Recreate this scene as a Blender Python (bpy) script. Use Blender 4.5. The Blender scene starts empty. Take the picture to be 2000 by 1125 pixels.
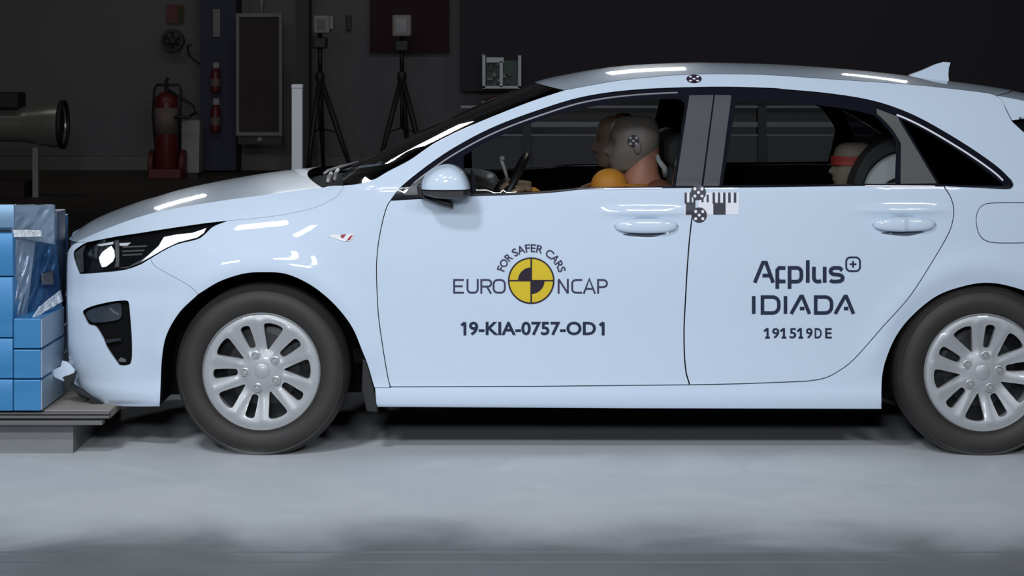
import bpy, bmesh, math, random
import numpy as np
from mathutils import Vector, Matrix
from mathutils.geometry import delaunay_2d_cdt
random.seed(7)
SC = bpy.context.scene
COL = SC.collection

# ------------------------------------------------------------------ camera, world, lights, exposure
F, HY, H, D0 = 4240.0, 115.0, 1.465, 8.0          # focal length (px), horizon row, lens height, distance to the car's near side
cam = bpy.data.cameras.new('camera')
cam.sensor_fit = 'HORIZONTAL'; cam.sensor_width = 36.0
cam.lens = 36.0 * F / 2000.0
cam.shift_y = -(562.5 - HY) / 2000.0
cam.clip_end = 200
camo = bpy.data.objects.new('camera', cam); COL.objects.link(camo)
camo.location = (0, -D0, H); camo.rotation_euler = (math.pi/2, 0, 0)
SC.camera = camo

w = bpy.data.worlds.new('hall_air'); SC.world = w; w.use_nodes = True
w.node_tree.nodes['Background'].inputs[0].default_value = (0.55, 0.65, 0.85, 1)
w.node_tree.nodes['Background'].inputs[1].default_value = 0.012

def area(name, loc, target, sx, sy, energy, color=(1, 1, 1), spread=180):
    l = bpy.data.lights.new(name, 'AREA'); l.shape = 'RECTANGLE'
    l.size, l.size_y, l.energy, l.color = sx, sy, energy, color
    l.spread = math.radians(spread)
    o = bpy.data.objects.new(name, l); COL.objects.link(o)
    o.location = loc
    o.rotation_euler = (Vector(target) - Vector(loc)).to_track_quat('-Z', 'Y').to_euler()
    return o
COOL = (0.90, 0.95, 1.0); YBACK = 20.6
area('flood_lamp', (-1.95, -4.4, 4.9), (-0.8, 0.0, 0.6), 0.8, 0.4, 46, COOL, 110)
for x, e in ((-3.2, 39), (-1.0, 20), (1.1, 24), (3.4, 34)):
    area('flood_lamp', (x, -6.6, 4.3), (x*0.55, 0.0, 0.6), 1.0, 0.5, e, COOL, 110)

for x, z, tx, sx, sy, e in ((-2.88, 2.22, -1.3, 0.55, 0.17, 1.5), (-1.72, 3.36, -0.3, 0.85, 0.42, 6.5), (0.85, 3.15, 0.5, 0.75, 0.5, 3.6), (2.85, 3.12, 1.35, 0.5, 0.24, 1.2)):
    area('back_lamp', (x, 8.0, z), (tx, 0.4, 1.2), sx, sy, e, COOL, 60)
area('camera_side_fill', (-0.6, -9.0, 2.9), (0.2, 0.3, 1.0), 1.2, 0.6, 36, COOL, 90)
for x in (-6.5, -1.5):
    area('back_wall_fill', (x, 12.5, 6.8), (x, YBACK, 1.2), 3.0, 0.8, 11.5, (1.0, 0.97, 0.95), 120)  # unseen lamps added to lift the dim back wall
area('back_wall_fill', (4.5, 12.5, 6.8), (4.5, YBACK, 1.2), 3.0, 0.8, 19, (1.0, 0.95, 0.95), 120)
SC.view_settings.view_transform = 'Standard'; SC.view_settings.look = 'None'
SC.view_settings.gamma = 1.0; SC.view_settings.use_curve_mapping = False
SC.view_settings.exposure = 0.0

# ------------------------------------------------------------------ materials
def mat(name, col, rough=0.5, metal=0.0, coat=0.0, spec=0.5, noise=None, bump=None, emit=None):
    m = bpy.data.materials.new(name); m.use_nodes = True
    nt = m.node_tree; b = nt.nodes['Principled BSDF']
    b.inputs['Base Color'].default_value = (*col, 1)
    b.inputs['Roughness'].default_value = rough
    b.inputs['Metallic'].default_value = metal
    b.inputs['Coat Weight'].default_value = coat
    b.inputs['Coat Roughness'].default_value = 0.04
    b.inputs['Specular IOR Level'].default_value = spec
    if emit:
        b.inputs['Emission Color'].default_value = (*emit[0], 1); b.inputs['Emission Strength'].default_value = emit[1]
    if noise:                                       # (scale, second colour, stretch xyz)
        sc_, c2, st = noise
        tc = nt.nodes.new('ShaderNodeTexCoord'); mp = nt.nodes.new('ShaderNodeMapping')
        mp.inputs['Scale'].default_value = st
        n = nt.nodes.new('ShaderNodeTexNoise'); n.inputs['Scale'].default_value = sc_; n.inputs['Detail'].default_value = 5
        r = nt.nodes.new('ShaderNodeValToRGB')
        r.color_ramp.elements[0].position = 0.35; r.color_ramp.elements[1].position = 0.68
        r.color_ramp.elements[0].color = (*col, 1); r.color_ramp.elements[1].color = (*c2, 1)
        nt.links.new(tc.outputs['Object'], mp.inputs[0]); nt.links.new(mp.outputs[0], n.inputs['Vector'])
        nt.links.new(n.outputs['Fac'], r.inputs[0]); nt.links.new(r.outputs[0], b.inputs['Base Color'])
    if bump:
        tc = nt.nodes.new('ShaderNodeTexCoord')
        n = nt.nodes.new('ShaderNodeTexNoise'); n.inputs['Scale'].default_value = bump[0]; n.inputs['Detail'].default_value = 3
        bp = nt.nodes.new('ShaderNodeBump'); bp.inputs['Strength'].default_value = bump[1]; bp.inputs['Distance'].default_value = bump[2]
        nt.links.new(tc.outputs['Object'], n.inputs['Vector']); nt.links.new(n.outputs['Fac'], bp.inputs['Height'])
        nt.links.new(bp.outputs[0], b.inputs['Normal'])
    return m
def glass(name, tint, refl=1.0):
    m = bpy.data.materials.new(name); m.use_nodes = True
    nt = m.node_tree; nt.nodes.clear()
    out = nt.nodes.new('ShaderNodeOutputMaterial'); mx = nt.nodes.new('ShaderNodeMixShader')
    tr = nt.nodes.new('ShaderNodeBsdfTransparent'); gl = nt.nodes.new('ShaderNodeBsdfGlossy')
    fr = nt.nodes.new('ShaderNodeFresnel'); fr.inputs[0].default_value = 1.45
    tr.inputs[0].default_value = (*tint, 1); gl.inputs['Roughness'].default_value = 0.02
    gl.inputs[0].default_value = (refl, refl, refl, 1)
    nt.links.new(fr.outputs[0], mx.inputs[0]); nt.links.new(tr.outputs[0], mx.inputs[1]); nt.links.new(gl.outputs[0], mx.inputs[2])
    nt.links.new(mx.outputs[0], out.inputs[0])
    return m
PAINT = mat('white_car_paint', (0.615, 0.72, 0.86), 0.4, 0, 0.9, spec=0.08)
UNDER = mat('black_underlay', (0.006, 0.006, 0.007), 0.9, spec=0.1)
PLAST = mat('black_plastic', (0.012, 0.012, 0.014), 0.45)
GLOSSBLK = mat('gloss_black_trim', (0.010, 0.011, 0.018), 0.12, 0, 0.5)
PILLAR = mat('satin_pillar_film', (0.075, 0.080, 0.088), 0.45)
PILLAR2 = mat('satin_rear_pillar_film', (0.10, 0.10, 0.10), 0.5)
CHROME = mat('chrome', (0.8, 0.8, 0.82), 0.12, 1.0)
TRIMSHINE = mat('trim_shine', (0.55, 0.55, 0.60), 0.3, 0.6)
RAILDIM = mat('dim_trim', (0.22, 0.22, 0.26), 0.4, 0.3)
ALLOY = mat('alloy_silver', (0.40, 0.41, 0.43), 0.45, 0.25, 0.2)
TYRE = mat('tyre_rubber', (0.023, 0.020, 0.019), 0.62, noise=(9, (0.029, 0.026, 0.024), (1, 1, 1)))
RUBBER = mat('rubber', (0.012, 0.012, 0.013), 0.7)
BRAKE = mat('brake_steel', (0.05, 0.05, 0.055), 0.4, 0.7)
PANE = glass('window_glass', (0.80, 0.83, 0.84))
PANE_DARK = glass('privacy_glass', (0.10, 0.09, 0.12))
LAMPGLASS = glass('lamp_cover_glass', (0.92, 0.94, 0.96))
LAMPBLK = mat('lamp_housing', (0.012, 0.011, 0.016), 0.25, 0, 0.4)
LAMPWHITE = mat('lamp_white', (0.9, 0.9, 0.93), 0.25, 0, 0.5)
LAMPGLOW = mat('painted_lamp_glow', (0.9, 0.9, 0.93), 0.25, 0, 0.5, emit=((1.0, 0.98, 1.0), 0.45))  # added glow; on the projector it stands in for a reflected lamp
LAMPGREY = mat('lamp_grey', (0.18, 0.18, 0.19), 0.3, 0.4)
NAVY = mat('navy_lettering', (0.012, 0.020, 0.055), 0.5)
NAVY2 = mat('dusky_lettering', (0.045, 0.040, 0.10), 0.5)
YELLOW = mat('emblem_yellow', (0.72, 0.52, 0.02), 0.5)
PLUM = mat('emblem_plum', (0.018, 0.008, 0.022), 0.5)
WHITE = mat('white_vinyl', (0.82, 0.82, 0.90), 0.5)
DARKV = mat('dark_vinyl', (0.035, 0.035, 0.05), 0.5)
RED = mat('badge_red', (0.35, 0.03, 0.05), 0.4)
SEAT = mat('seat_cloth', (0.016, 0.015, 0.016), 0.85)
DASH = mat('dashboard', (0.012, 0.012, 0.013), 0.7)
LINER = mat('head_lining', (0.03, 0.027, 0.028), 0.9)
DSKIN = mat('dummy_head_vinyl', (0.20, 0.165, 0.145), 0.55, noise=(14, (0.25, 0.20, 0.175), (1, 1, 1)))
DNECK = mat('dummy_neck_vinyl', (0.40, 0.17, 0.105), 0.55)
DSUIT = mat('dummy_orange_suit', (0.62, 0.24, 0.025), 0.6)
DHAND = mat('dummy_hand_vinyl', (0.22, 0.14, 0.085), 0.6)
DBROWN = mat('dummy_brown', (0.16, 0.05, 0.03), 0.6)
BLUE = mat('barrier_blue', (0.044, 0.22, 0.48), 0.42, 0.15, noise=(3.0, (0.055, 0.25, 0.53), (1, 1, 6)))
BLUEGREY = mat('barrier_sheet', (0.27, 0.36, 0.48), 0.30, 0.35, bump=(6, 0.5, 0.02))
BLUESHEET = mat('barrier_crushed_sheet', (0.06, 0.17, 0.36), 0.3, 0.3, bump=(9, 0.6, 0.03))
BLUEFACE = mat('barrier_face_sheet', (0.34, 0.44, 0.55), 0.45, 0.3)
FOIL = mat('torn_foil', (0.85, 0.92, 0.98), 0.2, 0.2, bump=(22, 0.8, 0.03))
CARDB = mat('sand_plate', (0.30, 0.265, 0.24), 0.7)
STEELP = mat('platform_steel', (0.16, 0.155, 0.155), 0.55, 0.3)
STRIP = mat('strip_steel', (0.24, 0.24, 0.24), 0.4, 0.5)
WALL = mat('grey_wall', (0.17, 0.17, 0.185), 0.9, noise=(0.4, (0.19, 0.185, 0.19), (1, 1, 1)))
WALLB = mat('pale_plinth', (0.21, 0.20, 0.19), 0.85)
DARKW = mat('dark_wall', (0.055, 0.048, 0.062), 0.9)
CEIL = mat('dark_ceiling', (0.05, 0.05, 0.055), 0.95)
BLACKM = mat('black_metal', (0.02, 0.02, 0.022), 0.5)
NAVYCOL = mat('navy_column_paint', (0.045, 0.045, 0.085), 0.7)
REDEX = mat('extinguisher_red', (0.14, 0.016, 0.020), 0.4)
LABELW = mat('pale_label', (0.19, 0.14, 0.13), 0.6)
GREYP = mat('pale_grey_paint', (0.36, 0.35, 0.35), 0.6)
FRAMEG = mat('frame_grey', (0.26, 0.24, 0.235), 0.6)
BROWNP = mat('dark_brown_board', (0.050, 0.038, 0.035), 0.8)
MAROON = mat('dark_maroon_board', (0.045, 0.018, 0.022), 0.85)
BEIGEP = mat('beige_lamp_paint', (0.34, 0.31, 0.29), 0.5)
HORN = mat('dull_silver_horn', (0.36, 0.37, 0.32), 0.30, 0.5)
POSTW = mat('white_post_paint', (0.42, 0.42, 0.45), 0.5)
SILVERBOX = mat('silver_box', (0.40, 0.42, 0.44), 0.4, 0.4)
GREENISH = mat('circuit_green', (0.12, 0.17, 0.15), 0.6)
CHILDGREY = mat('child_seat_grey', (0.50, 0.51, 0.51), 0.75)

# ------------------------------------------------------------------ object helpers
def link(o, parent=None):
    COL.objects.link(o)
    if parent is not None: o.parent = parent
    return o
def tag(o, label=None, cat=None, group=None, kind=None):
    if label: o['label'] = label
    if cat: o['category'] = cat
    if group: o['group'] = group
    if kind: o['kind'] = kind
    return o
def thing(name, label, cat, loc=(0, 0, 0), group=None):
    o = bpy.data.objects.new(name, None); o.empty_display_size = 0.1
    link(o); o.location = loc
    return tag(o, label, cat, group)
def mesh(name, verts, faces, m, parent=None, smooth=True, normals=None, local=None):
    """link one mesh object; verts are world coordinates, moved into the parent's frame"""
    me = bpy.data.meshes.new(name)
    base = Vector((0, 0, 0))
    p = parent
    while p is not None: base += p.location; p = p.parent
    me.from_pydata([tuple(Vector(v) - base) for v in verts], [], [tuple(f) for f in faces])
    me.materials.append(m)
    if smooth: me.polygons.foreach_set('use_smooth', [True]*len(me.polygons))
    me.update()
    if normals is not None:
        me.normals_split_custom_set_from_vertices([tuple(n) for n in normals])
    return link(bpy.data.objects.new(name, me), parent)
class MB:
    """collects shapes (world coordinates) into one mesh"""
    def __init__(s): s.v = []; s.f = []
    def add(s, v, f):
        n = len(s.v); s.v += [Vector(p) for p in v]; s.f += [tuple(i+n for i in q) for q in f]; return s
    def box(s, lo, hi, bev=0.0):
        x0, y0, z0 = lo; x1, y1, z1 = hi
        if bev <= 0:
            v = [(x0,y0,z0),(x1,y0,z0),(x1,y1,z0),(x0,y1,z0),(x0,y0,z1),(x1,y0,z1),(x1,y1,z1),(x0,y1,z1)]
            return s.add(v, [(3,2,1,0),(4,5,6,7),(0,1,5,4),(1,2,6,5),(2,3,7,6),(3,0,4,7)])
        bm = bmesh.new(); bmesh.ops.create_cube(bm, size=1)
        for q in bm.verts:
            q.co = Vector(((x0+x1)/2+q.co.x*(x1-x0), (y0+y1)/2+q.co.y*(y1-y0), (z0+z1)/2+q.co.z*(z1-z0)))
        bmesh.ops.bevel(bm, geom=bm.edges[:], offset=bev, segments=2, affect='EDGES', profile=0.5)
        bm.verts.index_update()
        s.add([q.co.copy() for q in bm.verts], [[q.index for q in f.verts] for f in bm.faces]); bm.free(); return s
    def tube(s, pts, r, n=10, cap=True):
        pts = [Vector(p) for p in pts]; rr = r if isinstance(r, (list, tuple)) else [r]*len(pts)
        rings = []; up = Vector((0.13, 0.21, 0.97))
        for i, p in enumerate(pts):
            d = (pts[min(i+1, len(pts)-1)] - pts[max(i-1, 0)]).normalized()
            a = d.cross(up)
            if a.length < 1e-3: a = d.cross(Vector((1, 0, 0)))
            a.normalize(); b = d.cross(a)
            rings.append([p + (a*math.cos(t)+b*math.sin(t))*rr[i] for t in (2*math.pi*k/n for k in range(n))])
        f = []
        for i in range(len(pts)-1):
            for k in range(n):
                f.append((i*n+k, i*n+(k+1) % n, (i+1)*n+(k+1) % n, (i+1)*n+k))
        if cap: f.append(tuple(range(n))[::-1]); f.append(tuple((len(pts)-1)*n+k for k in range(n)))
        return s.add([q for r_ in rings for q in r_], f)
    def lathe(s, prof, centre, axis='y', n=48, close=False):
        """prof: (radius, offset along axis)"""
        c = Vector(centre); v = []
        for r, a in prof:
            for k in range(n):
                t = 2*math.pi*k/n; p, q = r*math.cos(t), r*math.sin(t)
                v.append(c + (Vector((p, a, q)) if axis == 'y' else Vector((p, q, a)) if axis == 'z' else Vector((a, p, q))))
        f = []
        m = len(prof)
        for i in range(m-1 if not close else m):
            j = (i+1) % m
            for k in range(n):
                f.append((i*n+k, i*n+(k+1) % n, j*n+(k+1) % n, j*n+k))
        if not close:
            if prof[0][0] > 1e-6: f.append(tuple(range(n)))
            if prof[-1][0] > 1e-6: f.append(tuple((m-1)*n+k for k in range(n))[::-1])
        return s.add(v, f)
    def ball(s, c, r, nu=20, nv=12):
        r = r if isinstance(r, (tuple, list)) else (r, r, r); v = []
        for i in range(nv+1):
            a = math.pi*i/nv
            for k in range(nu):
                t = 2*math.pi*k/nu
                v.append(Vector(c)+Vector((r[0]*math.sin(a)*math.cos(t), r[1]*math.sin(a)*math.sin(t), r[2]*math.cos(a))))
        return s.add(v, [(i*nu+k, (i+1)*nu+k, (i+1)*nu+(k+1) % nu, i*nu+(k+1) % nu) for i in range(nv) for k in range(nu)])
    def prism(s, poly, y0, y1):
        """poly: list of (x, z); extruded along y"""
        n = len(poly)
        v = [(x, y0, z) for x, z in poly] + [(x, y1, z) for x, z in poly]
        f = [tuple(range(n)), tuple(range(2*n-1, n-1, -1))] + [(i, i+n, (i+1) % n+n, (i+1) % n) for i in range(n)]
        return s.add(v, f)
    def build(s, name, m, parent=None, smooth=False, bevel=0.0, angle=None):
        o = mesh(name, s.v, s.f, m, parent, smooth or angle is not None)
        bm = bmesh.new(); bm.from_mesh(o.data)
        bmesh.ops.remove_doubles(bm, verts=bm.verts, dist=1e-6)
        bmesh.ops.recalc_face_normals(bm, faces=bm.faces)
        if angle is not None:
            for e in bm.edges:
                if len(e.link_faces) == 2 and e.calc_face_angle(0) > math.radians(angle): e.smooth = False
        bm.to_mesh(o.data); bm.free()
        if bevel:
            b = o.modifiers.new('bevel', 'BEVEL'); b.width = bevel; b.segments = 2; b.limit_method = 'ANGLE'
        return o

# ------------------------------------------------------------------ from the photograph's frame to the hall
def W(px, py, Y):
    k = (D0 + Y) / F
    return Vector(((px-1000)*k, Y, H-(py-HY)*k))
class Tab:
    """smooth monotone curve through a table (pchip)"""
    def __init__(s, pts):
        s.x = np.array([p[0] for p in pts], float); s.y = np.array([p[1] for p in pts], float)
        h = np.diff(s.x); d = np.diff(s.y)/h; m = np.zeros_like(s.x)
        m[0], m[-1] = d[0], d[-1]
        for i in range(1, len(d)):
            if d[i-1]*d[i] > 0:
                w1, w2 = 2*h[i]+h[i-1], h[i]+2*h[i-1]
                m[i] = (w1+w2)/(w1/d[i-1]+w2/d[i])
        s.m = m
    def __call__(s, q):
        q = np.clip(np.asarray(q, float), s.x[0], s.x[-1])
        i = np.clip(np.searchsorted(s.x, q)-1, 0, len(s.x)-2)
        h = s.x[i+1]-s.x[i]; t = (q-s.x[i])/h
        return ((1+2*t)*(1-t)**2*s.y[i]+t*(1-t)**2*h*s.m[i]+t*t*(3-2*t)*s.y[i+1]+t*t*(t-1)*h*s.m[i+1])
def sp(pts, n=8):
    """smooth dense polyline through points (Catmull-Rom)"""
    P = [np.array(p, float) for p in pts]; out = []
    for i in range(len(P)-1):
        p0 = P[i-1] if i else 2*P[0]-P[1]; p1, p2 = P[i], P[i+1]; p3 = P[i+2] if i+2 < len(P) else 2*P[-1]-P[-2]
        L = np.linalg.norm(p2-p1); k = max(2, min(n, int(L/4)+1))
        for j in range(k):
            t = j/k
            out.append(tuple(0.5*((2*p1)+(p2-p0)*t+(2*p0-5*p1+4*p2-p3)*t*t+(3*p1-p0-3*p2+p3)*t**3)))
    out.append(tuple(P[-1])); return out
def closed(pts, n=8):
    q = list(pts); ext = [q[-1]]+q+[q[0], q[1]]
    P = sp(ext, n); a = min(range(len(P)), key=lambda i: (P[i][0]-q[0][0])**2+(P[i][1]-q[0][1])**2)
    b = max(i for i in range(len(P)) if (P[i][0]-q[0][0])**2+(P[i][1]-q[0][1])**2 < 1e-6)
    return P[a:b]
def dens(pts, step=5):
    out = []
    for a, b in zip(pts[:-1], pts[1:]):
        L = math.hypot(b[0]-a[0], b[1]-a[1]); k = max(1, int(L/step))
        out += [(a[0]+(b[0]-a[0])*j/k, a[1]+(b[1]-a[1])*j/k) for j in range(k)]
    return out+[pts[-1]]

# ------------------------------------------------------------------ the setting
def struct(name, mb, m, label=None):
    o = mb.build(name, m); o['kind'] = 'structure'
    if label: o['label'] = label
    return o
YB = 20.6
FLOOR = bpy.data.materials.new('two_tone_concrete'); FLOOR.use_nodes = True
nt = FLOOR.node_tree; b = nt.nodes['Principled BSDF']; b.inputs['Roughness'].default_value = 0.75
tc = nt.nodes.new('ShaderNodeTexCoord')
n1 = nt.nodes.new('ShaderNodeTexNoise'); n1.inputs['Scale'].default_value = 1.7; n1.inputs['Detail'].default_value = 3; n1.inputs['Distortion'].default_value = 0.6
n2 = nt.nodes.new('ShaderNodeTexNoise'); n2.inputs['Scale'].default_value = 6; n2.inputs['Detail'].default_value = 4
mx = nt.nodes.new('ShaderNodeMix'); mx.data_type = 'FLOAT'; mx.inputs[0].default_value = 0.25
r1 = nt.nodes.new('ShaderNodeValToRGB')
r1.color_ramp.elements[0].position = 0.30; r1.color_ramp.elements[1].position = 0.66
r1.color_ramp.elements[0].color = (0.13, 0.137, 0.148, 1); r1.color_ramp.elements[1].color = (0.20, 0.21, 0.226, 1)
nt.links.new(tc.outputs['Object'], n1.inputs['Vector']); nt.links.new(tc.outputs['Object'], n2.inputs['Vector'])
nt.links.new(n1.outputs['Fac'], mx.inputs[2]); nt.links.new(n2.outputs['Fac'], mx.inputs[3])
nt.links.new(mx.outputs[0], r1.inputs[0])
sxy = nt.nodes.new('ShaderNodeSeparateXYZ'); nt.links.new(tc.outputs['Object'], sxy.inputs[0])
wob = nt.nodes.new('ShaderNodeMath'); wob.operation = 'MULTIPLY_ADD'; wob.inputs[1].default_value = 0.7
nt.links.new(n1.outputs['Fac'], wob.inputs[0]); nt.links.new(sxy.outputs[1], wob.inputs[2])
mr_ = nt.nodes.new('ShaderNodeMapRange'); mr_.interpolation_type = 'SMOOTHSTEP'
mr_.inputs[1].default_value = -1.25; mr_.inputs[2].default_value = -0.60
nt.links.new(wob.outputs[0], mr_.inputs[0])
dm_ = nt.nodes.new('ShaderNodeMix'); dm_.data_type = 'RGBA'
nt.links.new(mr_.outputs[0], dm_.inputs[0]); nt.links.new(r1.outputs[0], dm_.inputs[6]); dm_.inputs[7].default_value = (0.58, 0.605, 0.64, 1)  # colour mixes to a paler tone towards the car
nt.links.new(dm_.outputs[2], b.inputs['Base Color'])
FLOORD = mat('dark_hall_floor', (0.060, 0.048, 0.036), 0.6, noise=(0.8, (0.075, 0.062, 0.046), (1, 1, 1)))
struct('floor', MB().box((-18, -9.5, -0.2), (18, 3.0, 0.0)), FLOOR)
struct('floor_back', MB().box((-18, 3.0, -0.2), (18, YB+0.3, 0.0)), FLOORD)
struct('wall_back', MB().box((-18, YB, 0), (18, YB+0.3, 8)), WALL)
struct('wall_left', MB().box((-18.3, -9.5, 0), (-18, YB, 8)), WALL)
struct('wall_right', MB().box((18, -9.5, 0), (18.3, YB, 8)), WALL)
struct('ceiling', MB().box((-18.3, -9.5, 8), (18.3, YB+0.3, 8.2)), CEIL)
struct('baseboard_back', MB().box((-18, YB-0.03, 0), (18, YB, 0.195)).box((-18, YB-0.045, 0.195), (18, YB, 0.215)), WALLB)

# ------------------------------------------------------------------ the car's side surface  y = S(x, z)
YC = 0.90
BASE = Tab([(.05,.14),(.12,.085),(.165,.072),(.185,.056),(.22,.050),(.257,.055),(.32,.050),(.45,.035),(.60,.015),(.75,.002),(.85,0.0),
            (.93,.0008),(.985,.0045),(1.03,.030),(1.12,.084),(1.22,.142),(1.32,.195),(1.39,.24),(1.46,.30)])
XF = Tab([(.10,-1.60),(.20,-1.66),(.30,-1.70),(.40,-1.72),(.74,-1.722),(.80,-1.71),(.87,-1.69),(1.0,-1.66)])
CREASE = [(150,472),(166,465),(210,446),(259,428),(320,411),(420,394),(500,383),(560,375),(600,370),(630,367)]
ZCR = Tab([(W(px, py, .16).x, W(px, py, .16).z) for px, py in CREASE])
WF = W(510.5, 726, 0.02); WR = W(1920, 728, 0.02)
def smooth(a, b, q):
    t = np.clip((q-a)/(b-a), 0, 1); return t*t*(3-2*t)
def S(x, z):
    x = np.asarray(x, float); z = np.asarray(z, float)
    y = BASE(z)
    x0 = -0.98; t = np.clip((x0-x)/(x0-XF(z)), 0, 0.9995)
    y = y + 0.33*(1-(1-t**2.3)**(1/2.3))
    h = 0.30
    y = y + 0.10*np.clip((z-(ZCR(x)-h))/h, 0, 1.3)**2*(1-smooth(-0.85, -0.5, x))
    y = y + 0.085*np.clip((x-1.2)/1.3, 0, 1)**2 + 0.25*np.clip((x-2.15)/0.35, 0, 1)**3
    y = y + 0.010*((x-0.4)/1.4)**2*0.5*smooth(-1.15, -0.75, x)*(1-smooth(2.0, 2.4, x))
    for c in (WF, WR):
        r = np.hypot(x-c.x, z-c.z-0.0)
        y = y - 0.0155*np.exp(-((r-0.395)/0.055)**2)*smooth(.25, .4, z)
    y = y + 0.011*np.exp(-((z-(0.600+0.02*(x+1.5)))/0.05)**2)*(1-smooth(-1.42, -1.08, x))      # hollow above the fog lamp
    for cx, cz in HANDLES:
        e = ((x-cx)/0.100)**2+((z-cz)/0.036)**2
        y = y + 0.016*np.clip(1-e, 0, 1)**1.5
        # soft swage above each handle
        y = y - 0.010*np.exp(-((z-cz-0.058)/0.017)**2)*np.exp(-((x-cx)/0.16)**4)
    return y
HANDLES = [(W(1262, 444, 0).x, W(1262, 444, 0).z), (W(1766, 441, 0).x, W(1766, 441, 0).z)]
def side_np(P, off=0.0, deep=0.0):
    P = np.asarray(P, float); Y = np.full(len(P), 0.05)
    for _ in range(60):
        k = (D0+Y)/F
        Yn = np.clip(S((P[:, 0]-1000)*k, H-(P[:, 1]-HY)*k), -0.1, 0.6)
        Y = Y*0.35+Yn*0.65
    k = (D0+Y)/F; X = (P[:, 0]-1000)*k; Z = H-(P[:, 1]-HY)*k
    e = 1e-3
    sx = (S(X+e, Z)-S(X-e, Z))/(2*e); sz = (S(X, Z+e)-S(X, Z-e))/(2*e)
    N = np.stack([sx, -np.ones_like(sx), sz], 1); N /= np.linalg.norm(N, axis=1)[:, None]
    V = np.stack([X, Y, Z], 1)-N*off+np.stack([(P[:, 0]-1000)/F, np.ones(len(P)), -(P[:, 1]-HY)/F], 1)*deep
    return V, N
def side(px, py, off=0.0):
    return Vector(side_np([(px, py)], off)[0][0])
def inside(P, loops):
    P = np.asarray(P, float); r = np.zeros(len(P), bool)
    for L in loops:
        L = np.asarray(L, float); A = L; B = np.roll(L, -1, 0)
        for (x1, y1), (x2, y2) in zip(A, B):
            if y1 == y2: continue
            c = ((y1 > P[:, 1]) != (y2 > P[:, 1])) & (P[:, 0] < (x2-x1)*(P[:, 1]-y1)/(y2-y1)+x1)
            r ^= c
    return r
def inset(loop, g):
    if g == 0: return list(loop)
    L = [np.array(p, float) for p in loop]
    L = [p for i, p in enumerate(L) if np.linalg.norm(p-L[i-1]) > 0.05]
    A = sum(L[i-1][0]*L[i][1]-L[i][0]*L[i-1][1] for i in range(len(L))); sg = 1 if A > 0 else -1
    out = []
    for i, p in enumerate(L):
        a = p-L[i-1]; c = L[(i+1) % len(L)]-p
        a /= np.linalg.norm(a); c /= np.linalg.norm(c)
        na = np.array([-a[1], a[0]])*sg; nc = np.array([-c[1], c[0]])*sg
        m = na+nc; d = max(np.dot(m, m)/2, 0.35)
        out.append(tuple(p+m*g/d))
    return out
def tri2d(loops, step):
    """fine triangulation of a polygon with holes in the photo's frame"""
    V = []; E = []
    for L in loops:
        s = len(V); V += [tuple(p) for p in L]; E += [(s+i, s+(i+1) % len(L)) for i in range(len(L))]
    B = np.array(V)
    x0, y0 = B.min(0); x1, y1 = B.max(0)
    gx, gy = np.meshgrid(np.arange(x0+step*.37, x1, step), np.arange(y0+step*.41, y1, step*.9)); 
    gx[::2] += step*0.5
    G = np.stack([gx.ravel(), gy.ravel()], 1)
    if len(G):
        G = G[inside(G, loops)]
        if len(G):
            keep = np.array([np.min((B[:, 0]-g[0])**2+(B[:, 1]-g[1])**2) > (0.45*step)**2 for g in G], bool)
            G = G[keep]
    allv = [Vector(p) for p in V]+[Vector((g[0], g[1])) for g in G]
    ov, oe, of, *_ = delaunay_2d_cdt(allv, E, [], 0, 1e-4)
    P = np.array([(v.x, v.y) for v in ov])
    T = [f for f in of]
    cen = np.array([P[list(f)].mean(0) for f in T])
    ok = inside(cen, loops)
    return P, [tuple(f) for f, o in zip(T, ok) if o]
def panel_geo(loops, off=0.0, step=9, flange=0.016, gap=0.0, far=False, deep=0.0):
    loops = [inset(loops[0], gap)]+[list(L) for L in loops[1:]]
    P, T = tri2d(loops, step)
    V, N = side_np(P, off, deep)
    T2 = []
    for f in T:
        a, b_, c = (V[i] for i in f); n = np.cross(b_-a, c-a)
        T2.append(tuple(f) if np.dot(n, N[f[0]]) > 0 else tuple(f[::-1]))
    verts = [V[i] for i in range(len(V))]; norms = [N[i] for i in range(len(N))]
    if flange:
        cnt = {}
        for f in T2:
            for i in range(3):
                e = (f[i], f[(i+1) % 3]); cnt[e] = cnt.get(e, 0)+1
        idx = {}
        for (a, b_) in list(cnt):
            if (b_, a) not in cnt:
                q = []
                for i in (a, b_):
                    for d in (0, 1):
                        if (i, d) not in idx:
                            idx[(i, d)] = len(verts); verts.append(V[i]-N[i]*(-0.0 if d == 0 else 0)+np.array([0, flange*d, 0])); norms.append(np.zeros(3))
                T2.append((idx[(b_, 0)], idx[(a, 0)], idx[(a, 1)], idx[(b_, 1)]))
    if far:
        verts = [np.array([v[0], 2*YC-v[1], v[2]]) for v in verts]; norms = [np.array([n[0], -n[1], n[2]]) for n in norms]
        T2 = [f[::-1] for f in T2]
    return verts, T2, norms
def panel(name, loops, m, parent, off=0.0, step=9, flange=0.016, gap=0.0, far=False, deep=0.0):
    v, f, n = panel_geo(loops, off, step, flange, gap, far, deep)
    return mesh(name, v, f, m, parent, True, n)
def resample(pts, n):
    P = np.array([tuple(p) for p in pts], float); d = np.r_[0, np.cumsum(np.linalg.norm(np.diff(P, axis=0), axis=1))]
    t = np.linspace(0, d[-1], n)
    return np.stack([np.interp(t, d, P[:, k]) for k in range(P.shape[1])], 1)
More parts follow.
